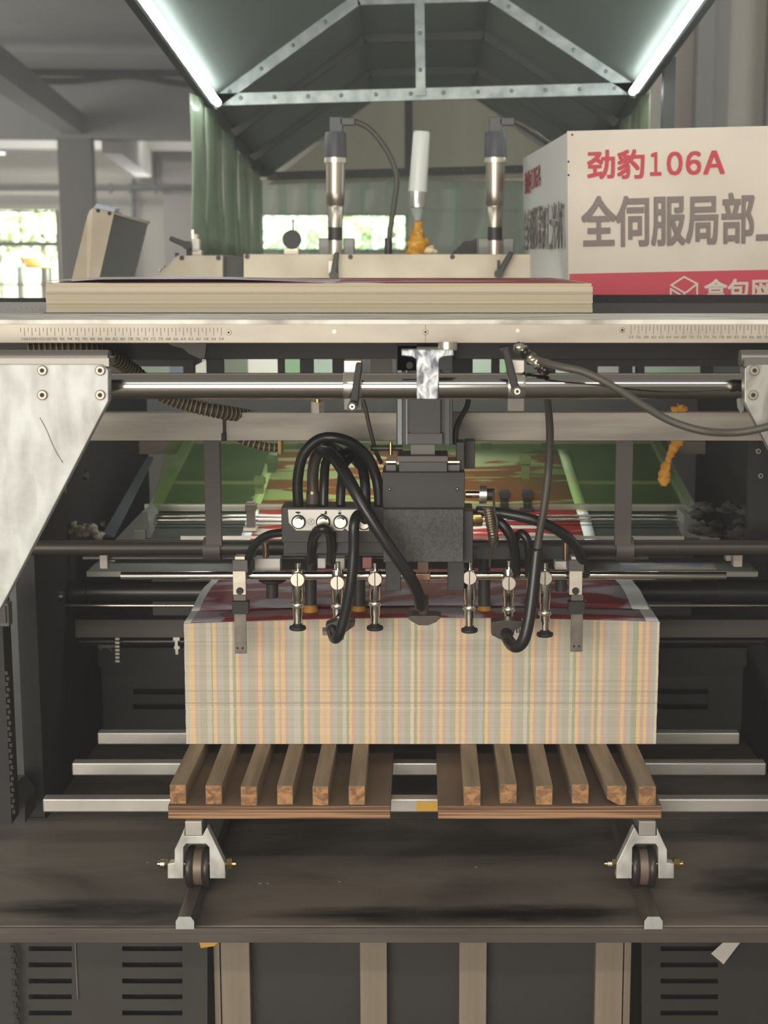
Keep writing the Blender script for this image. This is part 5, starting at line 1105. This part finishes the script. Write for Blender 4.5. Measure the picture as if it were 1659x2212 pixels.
# glue bottle
o = thing('glue_bottle', 'upturned white tube bottle over a dripping amber paste cone', 'bottle', P(903, 548, UY + .06)); Yb = UY + .06; m = M(400, Yb)
q = MB(); q.lathe(P(902, 414, Yb), P(911, 284, Yb), [(0, 19.5 * m), (.03, 20 * m), (.95, 18.2 * m), (1, 16.5 * m)], 30); q.build('tube', mat('milky_plastic', (214, 216, 208), .35), o)
q = MB(); q.lathe(P(901, 449, Yb), P(902, 414, Yb), [(0, 18.5 * m), (.1, 19.6 * m), (1, 19.6 * m)], 30); q.build('sleeve', mat('sleeve_silver', (206, 204, 202), .25, .8), o)
q = MB(); q.lathe(P(902, 476, Yb), P(901, 449, Yb), [(0, 7 * m), (.2, 8 * m), (1, 16 * m)], 24); q.build('nozzle', mat('clear_nozzle', (196, 202, 198), .15, 0, alpha_mix=((.85, .88, .86), .45)), o)
rr = random.Random(21); pb = P(902, 548, Yb); pb.z = zt_
q = MB(); A_, B_ = 26, 22; base_ = pb
for k_ in range(B_ + 1):
    t = k_ / B_; rad = (28 - 20 * t ** .9) * m * (1 + .10 * math.sin(t * 21)); cx = P(899 + 4 * t, 548 - t * 72, Yb)
    for i in range(A_):
        an = 2 * math.pi * i / A_; r2 = rad * (1 + .13 * math.sin(3 * an + 9 * t) + rr.uniform(-.07, .07)); q.v.append(Vector((cx.x + math.cos(an) * r2, Yb + math.sin(an) * r2, zt_ + (cx.z - P(899, 548, Yb).z))))
for k_ in range(B_):
    for i in range(A_): q.f.append([k_ * A_ + i, k_ * A_ + (i + 1) % A_, (k_ + 1) * A_ + (i + 1) % A_, (k_ + 1) * A_ + i]); q.sm.append(True); q.mi.append(0)
q.f.append([B_ * A_ + i for i in range(A_)]); q.sm.append(True); q.mi.append(0)
q.ball(P(918, 524, Yb), (10 * m, 9 * m, 12 * m), 14, 10, .10, rr)
q.build('amber_paste', mat('amber_paste', (206, 150, 40), .35, 0, (176, 120, 26), (40, 40, 40)), o)
q = MB()
for px, py, r in ((895, 545, 6), (906, 545, 7), (930, 541, 11), (938, 544, 8), (922, 544, 6), (934, 533, 4)): q.ball(P(px, py, Yb - .02), (r * 1.2 * m, r * m, r * .8 * m), 10, 6, .2, rr)
q.build('dried_lump', mat('dried_paste', (220, 206, 170), .8), o)
# dark slanted thing and lever handles
q = MB(); q.poly([(975, 549), (1006, 520), (1020, 519), (1030, 514), (1030, 549)], UY + .14, .08); solo('slanted_bracket', 'dark slanted bracket behind the amber paste, next to the tube unit', 'bracket', q, DARK)
def lever(pts, lab, wd=7, Yl=UY - .03):
    o = thing('clamp_lever', lab, 'lever', P(*pts[-1], Yl)); q = MB(); (ax, ay), (bx_, by) = pts
    d = Vector((bx_ - ax, by - ay)).normalized(); nx, ny = -d.y * wd, d.x * wd
    q.poly([(ax + nx * .75, ay + ny * .75), (ax - nx * .75, ay - ny * .75), (bx_ - nx, by - ny), (bx_ + nx, by + ny)], Yl, .014); q.build('grip', BLACK, o, .003)
    c = P(bx_, by, Yl); q = MB(); q.cyl(c + Vector((0, .031, 0)), c - Vector((0, .002, 0)), wd * 1.35 * M(by, Yl), seg=16); q.build('hub', BLACK, o); return o
lever(((727, 545), (720, 594)), 'black clamp lever in the slot of the coating beam, below the tube unit')
lever(((1105, 545), (1078, 592)), 'black clamp lever on the coating beam beside the sign box')
q = MB(); q.rect(1074, 562, 1080, 592, UY - .004, .006); solo('stop_pin', 'short black upright stop beside the lever next to the sign box', 'pin', q, BLACK)
lever(((366, 514), (404, 530)), 'black clamp lever sticking out toward the tilted steel box', 7, UY + .06)
o = thing('white_valve', 'white valve with fittings at the foot of the green curtain', 'valve', P(420, 549, UY + .1))
for x0_, y0_, x1_, y1_, mm in ((402, 522, 416, 553, BLACK), (414, 516, 430, 545, WHITEP), (413, 495, 420, 518, BRIGHT), (417, 506, 426, 518, WHITEP), (414, 540, 436, 553, ALU)):
    MB().rect(x0_, y0_, x1_, y1_, UY + .08, .03).build('fitting', mm, o, .002)
q = MB(); q.rect(378, 546, 384, 556, UY + .05, .02); solo('hex_screw', 'black hex screw standing on the sloped end of the coating beam', 'screw', q, BLACK)
q = MB(); q.tube([P(358, 576, UY - .01), P(350, 578, UY - .03), P(346, 586, UY - .02)], 2.4 * M(580, UY), 8, 5); solo('hook', 'small shiny hook on the sloped end of the coating beam', 'hook', q, CHROME)

# tilted steel box
o = thing('control_box', 'tilted flat steel box with cream narrow face and grey broad face, window side', 'control box', (P(230, 620, 3.4).x, 3.45, DECK))
kx = 1.0
A = [(P(200, 448, 3.46)), P(247, 456, 3.40), P(320, 478, 3.52)]
Abot = [P(128, 720, 3.46), P(186, 720, 3.40), P(266, 720, 3.52)]
back = Vector((.0, .09, 0))
q = MB(); f1 = [P(188, 468, 3.46), P(193, 455, 3.46), P(201, 449, 3.46), P(247, 457, 3.40), P(187, 720, 3.40), P(126, 720, 3.46)]
q.prism(f1, Vector((.004, .07, 0))); q.build('narrow_face', CREAM, o, .001)
q = MB(); f2 = [P(247.5, 458, 3.402), P(318, 480, 3.52), P(258, 720, 3.52), P(187.5, 720, 3.402)]
q.prism(f2, Vector((-.006, .05, 0))); q.build('broad_face', GREYP, o, .001)
q = MB(); q.prism([P(246, 459, 3.396), P(320, 477, 3.52), P(319, 484, 3.52), P(246, 463, 3.396)], Vector((-.006, .06, 0.0))); q.build('lid_edge', ALU, o)
q = MB(); q.prism([P(202, 449, 3.452), P(208, 440, 3.452), P(249, 451, 3.395), P(247, 458, 3.395)], Vector((0, .05, 0.002))); q.build('top_clip', mat('clip_blue_white', (196, 206, 214), .35, .4), o)
for px, py, yy in ((212, 455, 3.44), (237, 461, 3.41)):
    q = MB(); q.cyl(P(px, py, yy), P(px, py, yy) - Vector((0, .004, 0)), 4 * M(450, 3.4), seg=12); q.build('screw', INKD, o)
q = MB(); q.bx(Xc(150, 700, 3.4), Xc(262, 700, 3.4), 3.40, 3.58, DECK, P(200, 712, 3.46).z); q.build('foot', DARK, o)

# ------------------------------------------------------------------ sign box
GY = 3.17
sg = thing('sign_box', 'white sign box with red and grey lettering and a red band', 'sign', (P(1500, 637, GY).x, GY + .4, DECK))
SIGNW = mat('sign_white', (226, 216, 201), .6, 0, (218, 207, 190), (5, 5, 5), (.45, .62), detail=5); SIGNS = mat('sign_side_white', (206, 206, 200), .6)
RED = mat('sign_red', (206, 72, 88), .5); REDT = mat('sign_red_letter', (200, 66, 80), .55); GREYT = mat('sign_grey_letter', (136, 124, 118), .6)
fr_ = [P(1225, 283, GY), P(1930, 265, GY), P(1930, 775, GY), P(1229, 775, GY)]
fr_[2].z = DECK; fr_[3].z = DECK
sv = Vector((-.034, .86, 0))
q = MB(); q.prism(fr_, (0, .006, 0)); q.build('front_panel', SIGNW, sg, .001)
fb_ = [p + Vector((0, .0062, 0)) for p in fr_]; fb_[0] = fb_[0] + Vector((.0015, 0, -.002)); fb_[3] = fb_[3] + Vector((.0015, 0, 0)); fb_[1] = fb_[1] + Vector((0, 0, -.002))
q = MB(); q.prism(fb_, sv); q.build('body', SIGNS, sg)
q = MB(); q.prism([P(1230, 591.5, GY - .0008), P(1930, 577, GY - .0008), P(1930, 690, GY - .0008), P(1230, 690, GY - .0008)], (0, .001, 0)); q.build('red_band', RED, sg)
def stext(body, x0_, yb0, x1_, yb1, hpx, m, bold, nm):
    a = P(x0_, yb0, GY - .0012); b2_ = P(x1_, yb1, GY - .0012); u = (b2_ - a); v = Vector((-u.z, 0, u.x)); return text(body, a, u, v, u.length, hpx * M((yb0 + yb1) / 2, GY), nm, m, sg, bold)
for ch, xa2, xb2, ya2, hh in (('劲', 1268, 1328, 388, 62), ('豹', 1333, 1392, 387, 62), ('１', 1404, 1428, 380, 50), ('０', 1440, 1474, 379, 50), ('６', 1481, 1514, 378, 50), ('Ａ', 1519, 1565, 377, 50)): stext(ch, xa2, ya2, xb2, ya2 - (xb2 - xa2) * .025, hh, REDT, .024, 'red_letter')
stext('全伺服局部上光机', 1256, 536, 1856, 520, 110, GREYT, .024, 'grey_lettering')
stext('盒包网', 1521, 654, 1668, 651, 50, SIGNW, .024, 'white_lettering')
q = MB()
for ei, ((ax, ay), (bx_, by)) in enumerate((((1478, 598), (1506, 613)), ((1478, 598), (1450, 616)), ((1450, 616), (1478, 632)), ((1506, 613), (1482, 632)), ((1506, 613), (1506, 662)), ((1478, 632), (1478, 676)), ((1449, 624), (1449, 662)), ((1449, 624), (1476, 641)), ((1449, 662), (1478, 678)), ((1506, 662), (1478, 678)))):
    d = Vector((bx_ - ax, by - ay)).normalized(); nx, ny = -d.y * 1.9, d.x * 1.9
    q.poly([(ax - nx - d.x * 1.5, ay - ny - d.y * 1.5), (bx_ - nx + d.x * 1.5, by - ny + d.y * 1.5), (bx_ + nx + d.x * 1.5, by + ny + d.y * 1.5), (ax + nx - d.x * 1.5, ay + ny - d.y * 1.5)], GY - .0016 - ei * 4e-5, .0006)
q.build('box_emblem', SIGNW, sg)
# lettering on the window side face
fa = fr_[3] + Vector((.0005, .0062, 0)); ub = sv.normalized(); L_ = sv.length
def side_text(body, s0, s1, pz0, pz1, m, nm, bold):
    o0 = Vector((fb_[0].x, fb_[0].y, 0)) + sv * s1 ; o0.z = pz0
    return text(body, o0 + Vector((-.0006, 0, 0)), -ub, (0, 0, 1), L_ * (s1 - s0), pz1 - pz0, nm, m, sg, bold)
zA, zB = Zc(388, GY), Zc(326, GY); ST = [('劲', .93, .855, 0), ('豹', .845, .77, 0), ('１', .755, .725, 1), ('０', .705, .66, 1), ('６', .65, .605, 1), ('Ａ', .595, .53, 1)]
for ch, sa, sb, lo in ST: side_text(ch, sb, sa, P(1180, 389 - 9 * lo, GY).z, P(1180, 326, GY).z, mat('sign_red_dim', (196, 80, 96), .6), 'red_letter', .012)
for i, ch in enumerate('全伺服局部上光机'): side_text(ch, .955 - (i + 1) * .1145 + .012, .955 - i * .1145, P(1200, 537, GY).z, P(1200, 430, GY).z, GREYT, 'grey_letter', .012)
q = MB()
for px, py in ((1236, 291), (1228, 349), (1228, 378)): q.cyl(P(px, py, GY), P(px, py, GY - .002), 2.2 * M(py, GY), seg=8)
q.build('nail', INKD, sg)

# ================================================================== dusty haze in the hall, added to lift the dark areas
hz = bpy.data.materials.new('lifting_haze'); hz.use_nodes = True; hn = hz.node_tree.nodes; hn.remove(hn['Principled BSDF'])
vs_ = hn.new('ShaderNodeVolumeScatter'); vs_.inputs['Density'].default_value = 0.014; vs_.inputs['Color'].default_value = (0.96, 0.97, 0.96, 1); vs_.inputs['Anisotropy'].default_value = 0.2
hz.node_tree.links.new(vs_.outputs[0], hn['Material Output'].inputs['Volume'])
hm_ = MB(); hm_.bx(-9.5, 4.8, -1.2, 24.4, 0.02, 3.66)
ho = hm_.build('haze', hz); tag(ho, 'thin dusty haze added to lift the darks in the hall', 'haze', None, 'stuff')
